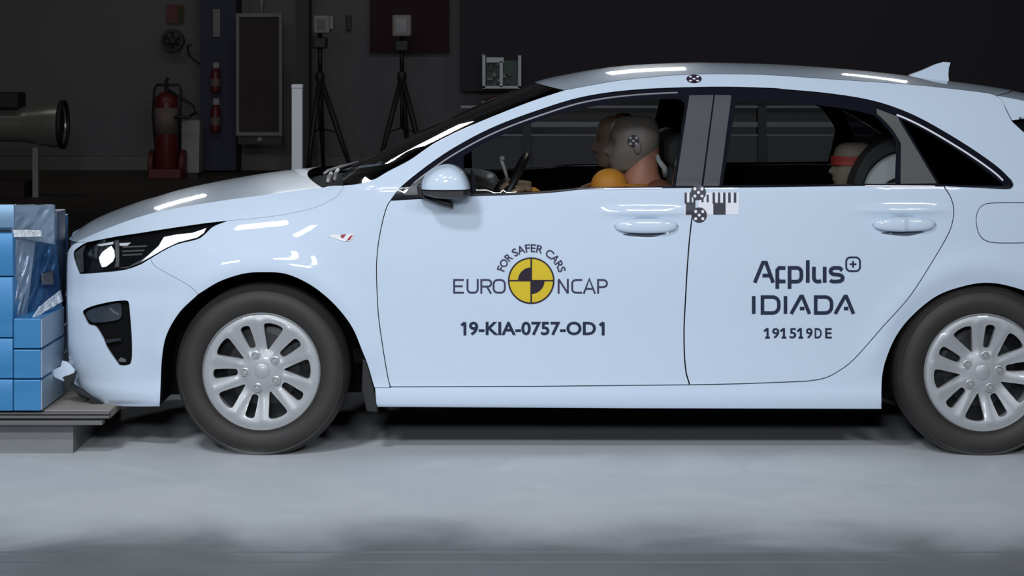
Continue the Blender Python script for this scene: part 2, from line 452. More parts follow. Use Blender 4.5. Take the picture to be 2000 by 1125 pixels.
def loft_geo(edge, centre, nu=60, nv=14, p=2.2, dz=0.0, y_in=0.0):
    E = resample(edge, nu); C = resample(centre, nu); v = []
    for i in range(nu):
        for j in range(2*nv+1):
            s = j/nv; q = s if s <= 1 else 2-s
            wgt = 1-(1-q)**p
            y = E[i, 1]+(YC-E[i, 1])*q
            y = y if s <= 1 else 2*YC-y
            v.append((E[i, 0]+(C[i, 0]-E[i, 0])*wgt, y, E[i, 2]+(C[i, 2]-E[i, 2])*wgt+dz))
    k = 2*nv+1
    f = [(i*k+j, i*k+j+1, (i+1)*k+j+1, (i+1)*k+j) for i in range(nu-1) for j in range(k-1)]
    return v, f
def loft(name, edge, centre, m, parent, **kw):
    v, f = loft_geo(edge, centre, **kw)
    return MB().add(v, f).build(name, m, parent, smooth=True)

# ---- outlines read off the photograph (near side)
HOODGAP = sp([(672,363),(660,381),(640,394),(612,406),(560,418),(500,426),(445,431)])
LAMP_TOP = sp([(445,431),(400,436),(324,447),(273,455),(227,462),(180,471),(171,473)])
LAMP_FRONT = sp([(171,473),(155,482),(144,494),(149,517),(156,535)])
LAMP_LOW = sp([(156,535),(188,533),(222,530),(247,526),(273,517),(290,507),(324,487),(349,476),(385,467),(399,458),(417,442),(445,431)])
i_seam = min(range(len(LAMP_LOW)), key=lambda i: abs(LAMP_LOW[i][0]-293))
BSEAM = sp([LAMP_LOW[i_seam], (306,522), (366,556), (387,575)])
ARCH_F1 = sp([(387,575),(351,610),(326,653),(317,695),(314,749),(312,793)])          # forward half
ARCH_F2 = sp([(387,575),(429,550),(475,535),(513,532),(557,535),(600,553),(635,578),(664,607),(689,642),(707,685),(718,713),(731,757)])
ARCH_R = sp([(1722,799),(1723,740),(1732,699),(1753,653),(1785,614),(1831,578),(1884,559),(1927,553),(1970,559),(2023,578),(2069,614),(2101,653),(2122,699),(2130,740),(2132,796)])
DOOR_F = sp([(763,391),(755,404),(746,436),(738,480),(735,528),(738,607),(746,670),(756,731),(762,756)])      # front door, leading edge
DOOR_B = sp([(1361,366),(1356,400),(1350,438),(1344,500),(1338,600),(1336,660),(1339,720),(1347,752)])        # between the doors
DOOR_R = sp([(1845,366),(1857,385),(1863,408),(1861,432),(1852,458),(1828,500),(1778,578),(1724,639),(1671,699),(1640,724),(1610,739),(1575,745)])
DOOR_BOT1 = dens([(762,756),(1050,755),(1347,752)])
DOOR_BOT2 = dens([(1347,752),(1450,750),(1575,745)])
BELT1 = sp([(763,391),(850,386),(925,382),(1000,380),(1080,375),(1140,369),(1230,367),(1361,366)])
BELT2 = sp([(1361,366),(1480,365),(1690,362),(1845,363)])
BELT3 = sp([(1845,363),(1900,366),(1962,369)])
DLO_TOP = sp([(763,391),(786,363),(839,321),(892,286),(963,249),(1050,216),(1141,189),(1248,175),(1390,170),(1500,172),(1535,175),(1613,182),(1691,194),(1750,211),(1808,237),(1886,283),(1945,324),(1975,352)])
DLO_END = sp([(1975,352),(1979,361),(1974,368),(1962,369)])
PILLAR_TOP = sp([(672,362),(700,359),(730,350),(760,333),(800,312),(839,285),(880,263),(928,241),(999,212),(1050,193),(1102,176)])
RAIL = sp([(1102,176),(1160,165),(1215,156),(1275,150),(1325,146),(1400,144),(1500,146),(1620,154),(1769,164),(1860,173),(1925,181),(1945,186)])
REAR_UP = sp([(1945,186),(1957,196),(1966,216),(1977,237)])
REAR_DN = sp([(1977,237),(2000,258),(2060,310),(2120,362),(2170,400)])
REAR_END = sp([(2170,400),(2205,440),(2228,500),(2238,580),(2232,660),(2205,740),(2170,785),(2132,796)])
SEAM_A = [(763,390),(720,352)]
i_s = min(range(len(PILLAR_TOP)), key=lambda i: abs(PILLAR_TOP[i][0]-722))
def rev(L): return list(reversed(L))

car = thing('car', 'white five-door hatchback with dark lettering on its doors, nose against the blue barrier', 'car', (0.35, YC, 0))
OUT = {}
OUT['bonnet_side'] = [CREASE_D := sp(CREASE), HOODGAP, LAMP_TOP]
hood_side = sp(CREASE)+dens([(640,364),(655,363),(672,363)])+HOODGAP[1:]+LAMP_TOP[1:]+dens([(171,473),(150,472)])[1:-1]
fender = PILLAR_TOP[:i_s+1]+[(764,390)]+DOOR_F[1:-1]+[(761,757),(731,757)]+rev(ARCH_F2)[1:]+rev(BSEAM)[1:]+LAMP_LOW[i_seam+1:]+rev(HOODGAP)[1:-1]
FRONT_EDGE = sp([(171,473),(150,474),(137,484),(132,500),(131,560),(133,640),(134,700),(141,738),(150,764)])
bumper = FRONT_EDGE+sp([(150,764),(178,776),(215,791),(260,794),(312,794)])[1:]+rev(ARCH_F1)[1:]+rev(BSEAM)[1:]+rev(LAMP_LOW[:i_seam])+rev(LAMP_FRONT)[1:-1]
fog = closed([(162,608),(177,599),(203,592),(226,588),(247,587),(252,593),(254,613),(257,651),(258,689),(256,707),(250,713),(235,714),(229,708),(210,680),(203,663),(188,639),(174,634),(167,622)], 4)
front_door = BELT1+DOOR_B[1:]+rev(DOOR_BOT1)[1:]+rev(DOOR_F)[1:-1]
rear_door = BELT2+[(1845,366)]+DOOR_R[1:]+rev(DOOR_BOT2)[1:]+rev(DOOR_B)[1:-1]
frame_ = PILLAR_TOP[i_s:]+RAIL[1:]+REAR_UP[1:]+REAR_DN[1:]+REAR_END[1:]+rev(ARCH_R)[1:]+dens([(1722,799),(1230,798),(735,795)])[1:]+dens([(735,795),(732,757)])[1:]+dens([(732,757),(762,757)])[1:]\
    +DOOR_BOT1[1:]+DOOR_BOT2[1:]+rev(DOOR_R)[1:-1]+BELT3+rev(DLO_END)[1:]+rev(DLO_TOP)[1:]
fuel = closed([(1906,435),(1908,415),(1918,401),(1935,396),(1975,395),(2010,396),(2027,402),(2036,417),(2038,436),(2035,456),(2024,470),(2000,475),(1945,475),(1922,469),(1911,456)], 4)
win_front = sp([(905,304),(950,278),(999,255),(1050,236),(1106,219),(1177,204),(1248,195),(1318,192)])+sp([(1330,194),(1338,203),(1338,215)],4)+dens([(1336,225),(1313,362)])+sp([(1312,363),(1230,364),(1140,366),(1080,372),(1000,377),(905,380)])
win_rear = sp([(1436,206),(1442,197),(1452,196)],4)+sp([(1500,197),(1574,202),(1652,212),(1700,222),(1715,230)])+sp([(1722,238),(1738,256),(1750,272),(1753,284)])+dens([(1753,300),(1751,355)])+dens([(1748,358),(1600,360),(1413,361)])+dens([(1412,358),(1436,210)])
win_quarter = dens([(1762,232),(1790,246),(1830,268),(1886,303),(1940,344),(1960,359)])+dens([(1955,362),(1836,359)])+dens([(1834,356),(1763,236)])
dlo = DLO_TOP+DLO_END[1:]+rev(BELT3)[1:]+rev(BELT2)[1:]+rev(BELT1)[1:-1]
pillar_1 = dens([(1346,186),(1393,185)])+dens([(1393,190),(1370,362)])+dens([(1366,363),(1320,363)])+dens([(1320,360),(1346,190)])
pillar_2 = dens([(1396,185),(1428,186)])+dens([(1428,192),(1405,362)])+dens([(1403,363),(1374,363)])+dens([(1374,360),(1396,190)])
pillar_3 = dens([(1712,212),(1754,228)])+dens([(1758,238),(1829,357)])+dens([(1826,358),(1760,359)])+dens([(1759,354),(1760,284)])+sp([(1759,278),(1744,254),(1726,234),(1713,222)])
sail = sp([(790,380),(806,358),(830,338)])+dens([(836,345),(836,379)])+dens([(832,380),(796,381)])

for far in (False, True):
    D = dict(far=far)
    ud = 14 if far else 9
    tagl = ' on the far side' if far else ''
    # doors with their own handle and pane
    fd = panel('front_door', [front_door], PAINT, car, step=ud, gap=1.3, **D)
    rd = panel('rear_door', [rear_door], PAINT, car, step=ud, gap=1.3, **D)
    panel('fender', [fender], PAINT, car, step=ud, gap=0.5, **D)
    panel('side_frame', [frame_, fuel], PAINT, car, step=ud, gap=0.7, **D)
    panel('fuel_flap', [fuel], PAINT, car, step=ud, gap=1.6, **D)
    panel('front_bumper', [bumper, fog], PAINT, car, step=8, gap=0.35, **D)
    panel('pillar_joint', [[(719,356),(724,353.6),(730,352),(757,379),(755,386),(750,389),(722,369)]], PAINT, car, off=0.0006, step=10, flange=0, **D)
    panel('underlay', [PILLAR_TOP+RAIL[1:]+REAR_UP[1:]+REAR_DN[1:]+REAR_END[1:]+rev(ARCH_R)[1:]+dens([(1722,797),(735,793)])[1:]+rev(ARCH_F2)[:-1]+ARCH_F1[:]+rev(sp([(150,762),(178,774),(215,789),(260,792),(311,792)]))[1:]+rev(FRONT_EDGE)[1:-1]+LAMP_FRONT[:1]+sp(CREASE)[8:],
                       dlo], UNDER, car, off=0.022, step=14, flange=0, **D)
    fr = panel('window_frame', [dlo, win_front, win_rear, win_quarter], GLOSSBLK, car, off=0.004, step=12, flange=0.03, **D)
    panel('window_pane', [win_front], PANE, car, off=0.012, step=16, flange=0, **D)
    panel('window_pane', [win_rear], PANE, car, off=0.012, step=16, flange=0, **D)
    panel('quarter_window', [win_quarter], PANE_DARK, car, off=0.010, step=16, flange=0, **D)
    panel('pillar_cover', [pillar_1], PILLAR, car, off=0.0005, step=16, flange=0.01, **D)
    panel('pillar_cover', [pillar_2], PILLAR, car, off=0.0005, step=16, flange=0.01, **D)
    panel('pillar_cover', [pillar_3], PILLAR2, car, off=0.0005, step=16, flange=0.01, **D)
    if far:
        b1 = [(p[0], p[1]-5) for p in BELT1 if p[0] > 925]; panel('belt_strip_shine', [b1+rev([(x, y+3.5) for x, y in b1])], WHITE, fr, off=0.026, step=30, flange=0, far=True)
        b1 = [(p[0], p[1]-5) for p in BELT2 if p[0] < 1760]; panel('belt_strip_shine', [b1+rev([(x, y+3.0) for x, y in b1])], RAILDIM, fr, off=0.026, step=30, flange=0, far=True)
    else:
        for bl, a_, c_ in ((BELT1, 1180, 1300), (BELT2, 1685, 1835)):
            b1 = [(p[0], p[1]+0.3) for p in bl if a_ < p[0] < c_]; panel('belt_strip_shine', [b1+rev([(x, y+2.8) for x, y in b1])], WHITE, fr, off=-0.003, step=30, flange=0.004)  # white pieces stand in for lamp shine on the black belt trim
    if not far:
        panel('mirror_sail', [sail], PILLAR, car, off=0.001, step=12, flange=0.01, **D)
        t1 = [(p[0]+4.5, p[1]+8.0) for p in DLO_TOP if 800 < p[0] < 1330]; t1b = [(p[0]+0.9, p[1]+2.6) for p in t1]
        panel('trim_reflection', [t1+rev(t1b)], TRIMSHINE, fr, off=0.0, step=30, flange=0.004)  # pale line painted for the reflection on the black trim lip
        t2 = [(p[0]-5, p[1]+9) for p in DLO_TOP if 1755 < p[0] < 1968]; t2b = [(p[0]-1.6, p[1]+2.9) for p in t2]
        panel('trim_reflection', [t2+rev(t2b)], WHITE, fr, off=0.0, step=30, flange=0.004)  # same lip reflection, painted white along the quarter glass
    # wheel wells
    for arch in (rev(ARCH_F1)+ARCH_F2[1:]+[(735,791)], ARCH_R):
        V, N = side_np(arch, 0.004)
        yin = 0.36
        vv = [(v[0], v[1], v[2]) for v in V]+[(v[0], yin, v[2]) for v in V]
        if far: vv = [(x, 2*YC-y, z) for x, y, z in vv]
        n = len(V)
        mb = MB().add(vv, [(i, i+1, n+i+1, n+i) for i in range(n-1)]+[tuple(n+i for i in range(n))])
        mb.build('wheel_well', UNDER, car, smooth=False)

# handles
for (cx, cz), nm in zip(HANDLES, ('front_door', 'rear_door')):
    par = [c for c in car.children if c.name.split('.')[0] == nm][0]
    v = []; nu, nvv = 28, 12
    for i in range(nu+1):
        u = -1+2*i/nu; x = cx+u*0.118
        hh = 0.0265*(1-abs(u)**2.8)**0.5+0.0008; dd = 0.013*(1-abs(u)**4)**0.6
        yb = float(S(cx+u*0.118, cz+0.0))
        for k in range(nvv):
            a = 2*math.pi*k/nvv
            v.append((x, min(yb, float(S(cx+0.12*(1 if u > 0 else -1), cz)))-0.006-dd*0.6+dd*math.cos(a), cz+0.006+hh*math.sin(a)))
    f = [(i*nvv+k, i*nvv+(k+1) % nvv, (i+1)*nvv+(k+1) % nvv, (i+1)*nvv+k) for i in range(nu) for k in range(nvv)]
    MB().add(v, f).build('door_handle', PAINT, par, smooth=True)
    g = closed([(-46,13),(-20,17),(10,18),(30,14),(40,11),(20,10),(-20,10)], 3)
    c0 = (1262, 445) if nm == 'front_door' else (1766, 442)
    panel('handle_shade', [[(c0[0]+p[0], c0[1]+p[1]) for p in g]], mat('handle_shade_dark', (0.06, 0.08, 0.12), 0.6), par, off=-0.001, step=30, flange=0)  # dark patch painted for the shade under the handle

# bonnet: rolled side + crowned top, roof, glass
HC = sp([(152,455),(175,436),(205,419),(260,398),(300,386),(345,373),(420,357),(500,343),(560,336),(607,331)])
hood_edge3 = [Vector(p) for p in side_np(sp(CREASE))[0]]
hood_cen3 = [W(px, py, YC) for px, py in HC]
lv, lf = loft_geo(hood_edge3, hood_cen3, nu=70, nv=16, p=2.1)
mb = MB().add(lv, lf)
bonnet = mb.build('bonnet', PAINT, car, smooth=True)
for far in (False, True):
    panel('bonnet_flank', [hood_side], PAINT, bonnet, step=8, gap=0.0, far=far)
cowl_e = [Vector(p) for p in side_np(sp([(634,368),(655,366),(672,364),(700,361)]), 0.02)[0]]
loft('cowl', cowl_e, [W(px, py, YC) for px, py in [(604,338),(640,337),(690,336)]], UNDER, car, nu=10, nv=10, p=1.8, dz=-0.02)
ws_e = [Vector(p) for p in side_np(sp([(690,361),(730,351),(760,334),(800,313),(839,286),(880,264),(928,242),(999,213),(1050,194),(1104,177)]), 0.006)[0]]
ws_c = [W(px, py, YC) for px, py in sp([(676,334),(760,288),(860,238),(960,195),(1046,162)])]
loft('windscreen', ws_e, ws_c, PANE, car, nu=40, nv=16, p=2.7)
roof_e = [Vector(p) for p in side_np(RAIL)[0]]
roof_c = [W(px, py, YC) for px, py in sp([(1045,161),(1075,152),(1160,136),(1225,128),(1300,124),(1375,122),(1500,125),(1600,131),(1691,139),(1777,149),(1886,163),(1950,173)])]
loft('roof', roof_e, roof_c, PAINT, car, nu=80, nv=16, p=2.6)
loft('head_lining', [v+Vector((0.02, 0.03, 0)) for v in roof_e], roof_c, LINER, car, nu=40, nv=10, p=2.6, dz=-0.035)
# rear: spoiler, tailgate, bumper
sp_e = [Vector(p) for p in side_np(sp([(1947,187),(1985,194),(2040,206),(2075,216)]))[0]]
sp_c = [W(px, py, YC) for px, py in [(1952,174),(2000,183),(2045,193),(2075,203)]]
v1, f1 = loft_geo(sp_e, sp_c, nu=14, nv=10, p=2.6)
mb = MB().add(v1, f1)
for far in (False, True):
    q = panel_geo([dens([(1947,187),(1985,194),(2040,206),(2075,216)])+dens([(2075,219),(2030,228),(1977,235),(1966,214),(1957,196),(1949,188)])[:-1]], 0, 12, 0.02, 0, far); mb.add(q[0], q[1])
mb.build('rear_spoiler', PAINT, car, smooth=True, angle=40)
tg_e = [Vector(p) for p in side_np(REAR_DN, 0.02)[0]]
loft('rear_window', tg_e, [W(px, py, YC) for px, py in [(2005,225),(2060,300),(2140,375)]], mat('rear_glass_black', (0.006, 0.006, 0.008), 0.08), car, nu=14, nv=10, p=2.2)
rb_e = [Vector(p) for p in side_np(REAR_END)[0]]
rb_c = [Vector((p.x+0.10, YC, p.z)) for p in rb_e]
loft('tailgate', rb_e, rb_c, PAINT, car, nu=24, nv=10, p=2.6)
fb_e = [Vector(p) for p in side_np(FRONT_EDGE)[0]]
fb_c = [Vector((-1.765 if p.z > 0.3 else -1.70, YC, p.z)) for p in fb_e]
loft('front_fascia', fb_e, fb_c, PAINT, car, nu=30, nv=12, p=2.4)
# underbody
MB().box((-0.55, 0.12, 0.19), (1.32, 1.68, 0.23)).box((-1.45, 0.42, 0.20), (2.3, 1.38, 0.25)).build('underbody', UNDER, car)
MB().prism([(W(708,0,.06).x, W(0,700,.06).z), (W(717,0,.06).x, W(0,706,.06).z), (W(733,0,.06).x, W(0,770,.06).z), (W(738,0,.06).x, W(0,805,.06).z), (W(716,0,.06).x, W(0,803,.06).z), (W(706,0,.06).x, W(0,760,.06).z)], 0.055, 0.30).build('mud_flap', PLAST, car, bevel=0.004)
lip = [(122,737),(134,733),(144,729),(141,742),(137,754),(150,762),(178,776),(190,783),(206,793),(222,796),(200,796),(178,790),(173,783),(176,779),(150,768),(136,760),(130,749)]
MB().prism([(W(px, py, .185).x, W(px, py, .185).z) for px, py in lip], 0.185, 0.25).build('front_lip', PLAST, car)
torn = [(96,726),(118,716),(121,705),(131,707),(145,722),(143,735),(124,745),(108,738)]
MB().prism([(W(px, py, .20).x, W(px, py, .20).z) for px, py in torn], 0.205, 0.212).build('torn_bumper_skin', PAINT, car)

# ------------------------------------------------------------------ lettering and marks on the doors
fd = [c for c in car.children if c.name == 'front_door'][0]; rd = [c for c in car.children if c.name == 'rear_door'][0]
def text_mesh(txt, bold):
    cu = bpy.data.curves.new('t', 'FONT'); cu.body = txt; cu.offset = bold; cu.resolution_u = 4
    o = bpy.data.objects.new('t', cu); COL.objects.link(o)
    bpy.context.view_layer.update()
    me = bpy.data.meshes.new_from_object(o.evaluated_get(bpy.context.evaluated_depsgraph_get()))
    v = np.array([(q.co.x, q.co.y) for q in me.vertices]); f = [tuple(p.vertices) for p in me.polygons]
    bpy.data.objects.remove(o); bpy.data.meshes.remove(me); bpy.data.curves.remove(cu)
    return v, f
def sticker(name, P, f, m, parent, lift=0.0015):
    V, N = side_np(P, -lift)
    F_ = []
    for q in f:
        n = np.cross(V[q[1]]-V[q[0]], V[q[2]]-V[q[0]])
        F_.append(q if np.dot(n, N[q[0]]) > 0 else q[::-1])
    return mesh(name, list(V), F_, m, parent, False)
def text(name, txt, box, m, parent, bold=0.0):
    v, f = text_mesh(txt, bold); x0, y0, x1, y1 = box
    mn, mxx = v.min(0), v.max(0)
    P = np.stack([x0+(v[:, 0]-mn[0])/(mxx[0]-mn[0])*(x1-x0), y1-(v[:, 1]-mn[1])/(mxx[1]-mn[1])*(y1-y0)], 1)
    return sticker(name, P, f, m, parent)
def strokes(lines, wd):
    gs = []
    for L in lines:
        L = [np.array(p, float) for p in L]; L = [p for i, p in enumerate(L) if i == 0 or np.linalg.norm(p-L[i-1]) > 0.1]; P = []; n = len(L)
        for i, p in enumerate(L):
            a = L[i]-L[i-1] if i else L[1]-L[0]; c = L[i+1]-p if i < n-1 else a
            a = a/np.linalg.norm(a); c = c/np.linalg.norm(c); t = a+c; t /= np.linalg.norm(t)
            nrm = np.array([-t[1], t[0]]); k = wd/2/max(0.6, abs(np.dot(t, a)))
            P += [tuple(p+nrm*k), tuple(p-nrm*k)]
        gs.append((P, [(2*i, 2*i+1, 2*i+3, 2*i+2) for i in range(n-1)]))
    return join(*gs)
def arc(cx, cy, rx, ry, a0, a1, n=10):
    return [(cx+rx*math.cos(math.radians(a0+(a1-a0)*i/n)), cy-ry*math.sin(math.radians(a0+(a1-a0)*i/n))) for i in range(n+1)]
def join(*gs):
    P = []; f = []
    for p, q in gs:
        n0 = len(P); P += [tuple(t) for t in p]; f += [tuple(i+n0 for i in x) for x in q]
    return np.array(P), f
def glyphs(txt, boxes, bold):
    out = []
    for ch, (x0, x1), y0, y1 in boxes:
        v, f = text_mesh(ch, bold); mn, mxx = v.min(0), v.max(0)
        out.append((np.stack([x0+(v[:, 0]-mn[0])/(mxx[0]-mn[0])*(x1-x0), y1-(v[:, 1]-mn[1])/(mxx[1]-mn[1])*(y1-y0)], 1), f))
    return out
T0, T1 = 546.6, 571.4
euro = [[(906,T0),(887,T0),(887,T1),(906,T1)], [(888,559),(904,559)],
        [(913,T0-2),(913,T1-7)]+arc(920,T1-7,7,7,180,270,5)+arc(926,T1-7,7,7,270,360,5)+[(933,T0-2)],
        [(940,T1+2),(940,T0),(953,T0)]+arc(953,T0+6.5,6.5,6.5,90,-90,8)+[(941,T0+13)], [(951,T0+13),(959,T1+2)],
        arc(972,T0+8,8,8,180,90,5)+arc(978,T0+8,8,8,90,0,5)+arc(978,T1-8,8,8,0,-90,5)+arc(972,T1-8,8,8,270,180,5)+[(964,T0+8),(964,T0+7)]]
sticker('lettering', *strokes(euro, 3.7), NAVY2, fd)
ncap = [[(1091,T1+2),(1091,T0-1.5)],[(1091,T0-1.5),(1109,T1+1.5)],[(1109,T1+1.5),(1109,T0-2)],
        [(1137,T0)]+arc(1125,T0+7,7.5,7,90,180,5)+arc(1125,T1-7,7.5,7,180,270,5)+[(1137,T1)],
        [(1140,T1+2),(1151,T0-2),(1162,T1+2)],[(1143.5,564),(1158.5,564)],
        [(1168,T1+2),(1168,T0),(1178,T0)]+arc(1178,T0+7,7.5,7,90,-90,8)+[(1169,T0+14)]]
sticker('lettering', *strokes(ncap, 3.7), NAVY2, fd)
def one(x, y0, y1, serif=0.0, wd=5.6):
    L = [[(x-7, y0+6.5), (x, y0+1.0)], [(x, y0), (x, y1)]]
    if serif: L.append([(x-serif, y1-wd*0.42), (x+serif, y1-wd*0.42)])
    return strokes(L, wd)
v_, f_ = text_mesh('9-KIA-0757-OD', 0.028); mn_, mx_ = v_.min(0), v_.max(0)
mid = (np.stack([916+(v_[:, 0]-mn_[0])/(mx_[0]-mn_[0])*(1164-916), 655-(v_[:, 1]-mn_[1])/(mx_[1]-mn_[1])*27], 1), f_)
sticker('lettering', *join(one(908, 629, 655), mid, one(1178, 629, 655)), NAVY, fd)
# arched words round the emblem
cxp, cyp = 1037.5, 547.5
Pv = []; Pf = []
for word, a0, a1 in (('FOR', 162.5, 129), ('SAFER', 124.5, 68.5), ('CARS', 62, 15.5)):
    v, f = text_mesh(word, 0.022); mn, mxx = v.min(0), v.max(0)
    u = (v[:, 0]-mn[0])/(mxx[0]-mn[0]); r = 55+(v[:, 1]-mn[1])/(mxx[1]-mn[1])*16
    a = np.radians(a0+(a1-a0)*u); n0 = len(Pv)
    Pv += list(zip(cxp+r*np.cos(a), cyp-r*np.sin(a))); Pf += [tuple(i+n0 for i in q) for q in f]
sticker('lettering', np.array(Pv), Pf, NAVY2, fd)
def fan(c, r0, r1, a0, a1, n=48):
    P = []; f = []
    for i in range(n+1):
        a = math.radians(a0+(a1-a0)*i/n)
        P += [(c[0]+r0*math.cos(a), c[1]-r0*math.sin(a)), (c[0]+r1*math.cos(a), c[1]-r1*math.sin(a))]
    return P, [(2*i, 2*i+1, 2*i+3, 2*i+2) for i in range(n)]
def rect(x0, y0, x1, y1):
    nx, ny = max(1, int((x1-x0)/5)), max(1, int((y1-y0)/5))
    P = [(x0+(x1-x0)*i/nx, y0+(y1-y0)*j/ny) for j in range(ny+1) for i in range(nx+1)]; k = nx+1
    return P, [(j*k+i, j*k+i+1, (j+1)*k+i+1, (j+1)*k+i) for j in range(ny) for i in range(nx)]
cxe, cye = 1037.5, 548.0
em = sticker('round_emblem', *join(fan((cxe, cye), 0.0, 44.5, 0, 360, 64)), YELLOW, fd, 0.0014)
tag(em, label='yellow disc with plum quarters and cross lines')
P, f = join(fan((cxe, cye), 42.5, 45.5, 0, 360, 64), fan((cxe, cye), 0, 26, 90, 180, 20), fan((cxe, cye), 0, 26, 270, 360, 20),
            rect(cxe-1.6, cye-43, cxe+1.6, cye+43), rect(cxe-43, cye-1.4, cxe+43, cye+1.4))
sticker('emblem_mark', P, f, PLUM, em, 0.0022)
# rear door lettering: strokes of constant width
def Dl(x, y0, y1, wd): return [(x, y0), (x, y1), (x+wd-12, y1)]+arc(x+wd-12, y1-12, 12, 12, 270, 360, 6)+arc(x+wd-12, y0+12, 12, 12, 0, 90, 6)+[(x, y0), (x, y0+4)]
app = [[(1474,552),(1490,513),(1496,513),(1510,552)],[(1489,538),(1503,538)],
       [(1534,523.5),(1522,523),(1518,527),(1518,564)],[(1518,544),(1521,549.5),(1534,549.5)],
       [(1542,564),(1542,523)]+[(1554,523)]+arc(1556,532,9,9,80,0,5)+arc(1556,541,9,9,0,-90,5)+[(1544,550)],
       [(1577.5,508),(1577.5,552)],
       [(1589.5,521),(1589.5,541)]+arc(1597,542,7.5,8,180,270,4)+[(1604,549)],[(1610.5,521),(1610.5,552)],
       [(1645,528)]+arc(1637,529,7,6,20,90,3)+arc(1630,529.5,8,6.5,90,250,5)+arc(1637,543,9,6.5,70,-90,5)+arc(1629,545,8,5,270,200,3)]
P, f = strokes(app, 7.4); sticker('lettering', P, f, NAVY, rd)
ida = [[(1472,578),(1472,613)], Dl(1489,580,611,32), [(1534,578),(1534,613)], [(1545,613),(1564,579),(1567,579),(1581,613)], [(1562,602.5),(1571,602.5)],
       Dl(1593,580,611,31), [(1631,613),(1650,579),(1653,579),(1667,613)], [(1648,602.5),(1657,602.5)]]
P, f = strokes(ida, 7.0); sticker('lettering', P, f, NAVY, rd)
rr = arc(1675,507,5,5,90,0,4)+arc(1675,525.5,5,5,0,-90,4)+arc(1657,525.5,5,5,270,180,4)+arc(1657,507,5,5,180,90,4)
rr = arc(1671,511,8.5,8.5,90,0,6)+arc(1671,521,8.5,8.5,0,-90,6)+arc(1661,521,8.5,8.5,270,180,6)+arc(1661,511,8.5,8.5,180,90,6)+[(1671,502.5),(1672,502.5)]
P, f = strokes([rr, [(1666,509.5),(1666,522.5)], [(1659.5,516),(1672.5,516)]], 3.6); sticker('lettering', P, f, NAVY, rd)
bxs = [(ch, xx, 640.5, 661) for ch, xx in (('9',(1508,1522)),('5',(1542,1555)),('9',(1574,1587)),('D',(1591,1605)),('E',(1611.5,1624.5)))]
sticker('lettering', *join(*glyphs('', bxs, 0.022), *[one(x, 640.5, 661, 4.5, 4.2) for x in (1499, 1531, 1564)]), NAVY, rd)
# ruler strip and dotted targets
def target(c, r, parent, m1=DARKV, lift=0.002, sq=1.0):
    def flat(g): return [(x, c[1]+(y-c[1])*sq) for x, y in g[0]], g[1]
    t = sticker('target_mark', *join(flat(fan(c, 0, r, 0, 360, 32))), m1, parent, lift)
    d = r*0.46; gs = [flat(fan((c[0]+a*d, c[1]+b_*d), 0, r*0.2, 0, 360, 12)) for a, b_ in ((0,0),(1,1),(-1,1),(1,-1),(-1,-1))]
    sticker('target_dot', *join(*gs), WHITE, t, lift+0.001)
    return t
P, f = join(*[rect(x, 376, x+13.2, 419) for x in (1364, 1377.2, 1390.4, 1403.6, 1416.8, 1430)])
rs = sticker('ruler_strip', P, f, WHITE, rd, 0.0014)
rects = [rect(1391.5,376,1396.5,398), rect(1402,376,1406.5,398), rect(1412,376,1417,398), rect(1393,396,1417,419), rect(1422,376,1427,396), rect(1433,376,1438,396), rect(1370,380,1374,395), rect(1380,380,1384,395)]
sticker('ruler_bars', *join(*rects), DARKV, rs, 0.0022)
rs2 = sticker('ruler_strip', *join(rect(1337,376,1349,419), rect(1349,376,1358,419)), WHITE, fd, 0.0014)
sticker('ruler_bars', *join(rect(1337,376,1341.5,398), rect(1346.5,376,1351,398), rect(1354,376,1358,398), rect(1339,395,1358,419)), DARKV, rs2, 0.0022)
target((1365.5,420), 15, rd); target((1364,376), 15, rd)
sf = [c for c in car.children if c.name == 'side_frame'][0]
t = target((1355.5,154.5), 15, sf, PLUM, 0.002, 0.55)
# side badge on the fender
fe = [c for c in car.children if c.name == 'fender'][0]
bd = sticker('side_repeater', *join(([(641,462),(650,458),(668,459),(690,455),(692,460),(684,471),(670,471),(660,467)], [(0,1,2,3,4,5,6,7)])), LAMPWHITE, fe, 0.003)
sticker('repeater_lens', *join(([(666,459),(677,457),(671,465),(666,464)], [(0,1,2,3)]), ([(684,461),(690,458),(684,468),(676,471)], [(0,1,2,3)])), RED, bd, 0.004)

# ------------------------------------------------------------------ headlamp and fog lamp
lamp_loop = LAMP_TOP+LAMP_FRONT[1:]+LAMP_LOW[1:-1]
hl = panel('headlamp', [lamp_loop], LAMPBLK, car, deep=0.05, step=9, flange=0, gap=0)
V, N = side_np(lamp_loop, 0.0); V2 = side_np(lamp_loop, 0.0, 0.055)[0]
n = len(V); MB().add([tuple(v) for v in V]+[tuple(v) for v in V2], [(i, (i+1) % n, n+(i+1) % n, n+i) for i in range(n)]).build('lamp_rim', LAMPBLK, hl)
panel('lamp_cover', [inset(lamp_loop, 0.8)], LAMPGLASS, hl, off=0.003, step=10, flange=0)
def lamp_bit(name, pts, m, off, dens_=4):
    o = panel(name, [dens(list(pts)+[pts[0]], dens_)[:-1]], m, hl, deep=off, step=10, flange=0.01)
    return o
lamp_bit('light_strip', [(320,463),(345,458),(375,455),(396,448),(403,445),(398,455),(385,464),(349,473),(325,484),(292,503),(275,512),(290,498),(310,480)], LAMPGLOW, 0.02)
lamp_bit('reflector', [(228,523),(250,521),(275,508),(286,500),(290,504),(273,514),(247,524)], LAMPGREY, 0.022)
lamp_bit('reflector', [(189,478),(222,472),(221,477),(195,481)], LAMPWHITE, 0.02)
lamp_bit('reflector', [(233,475),(256,474),(248,480),(234,480)], LAMPWHITE, 0.02)
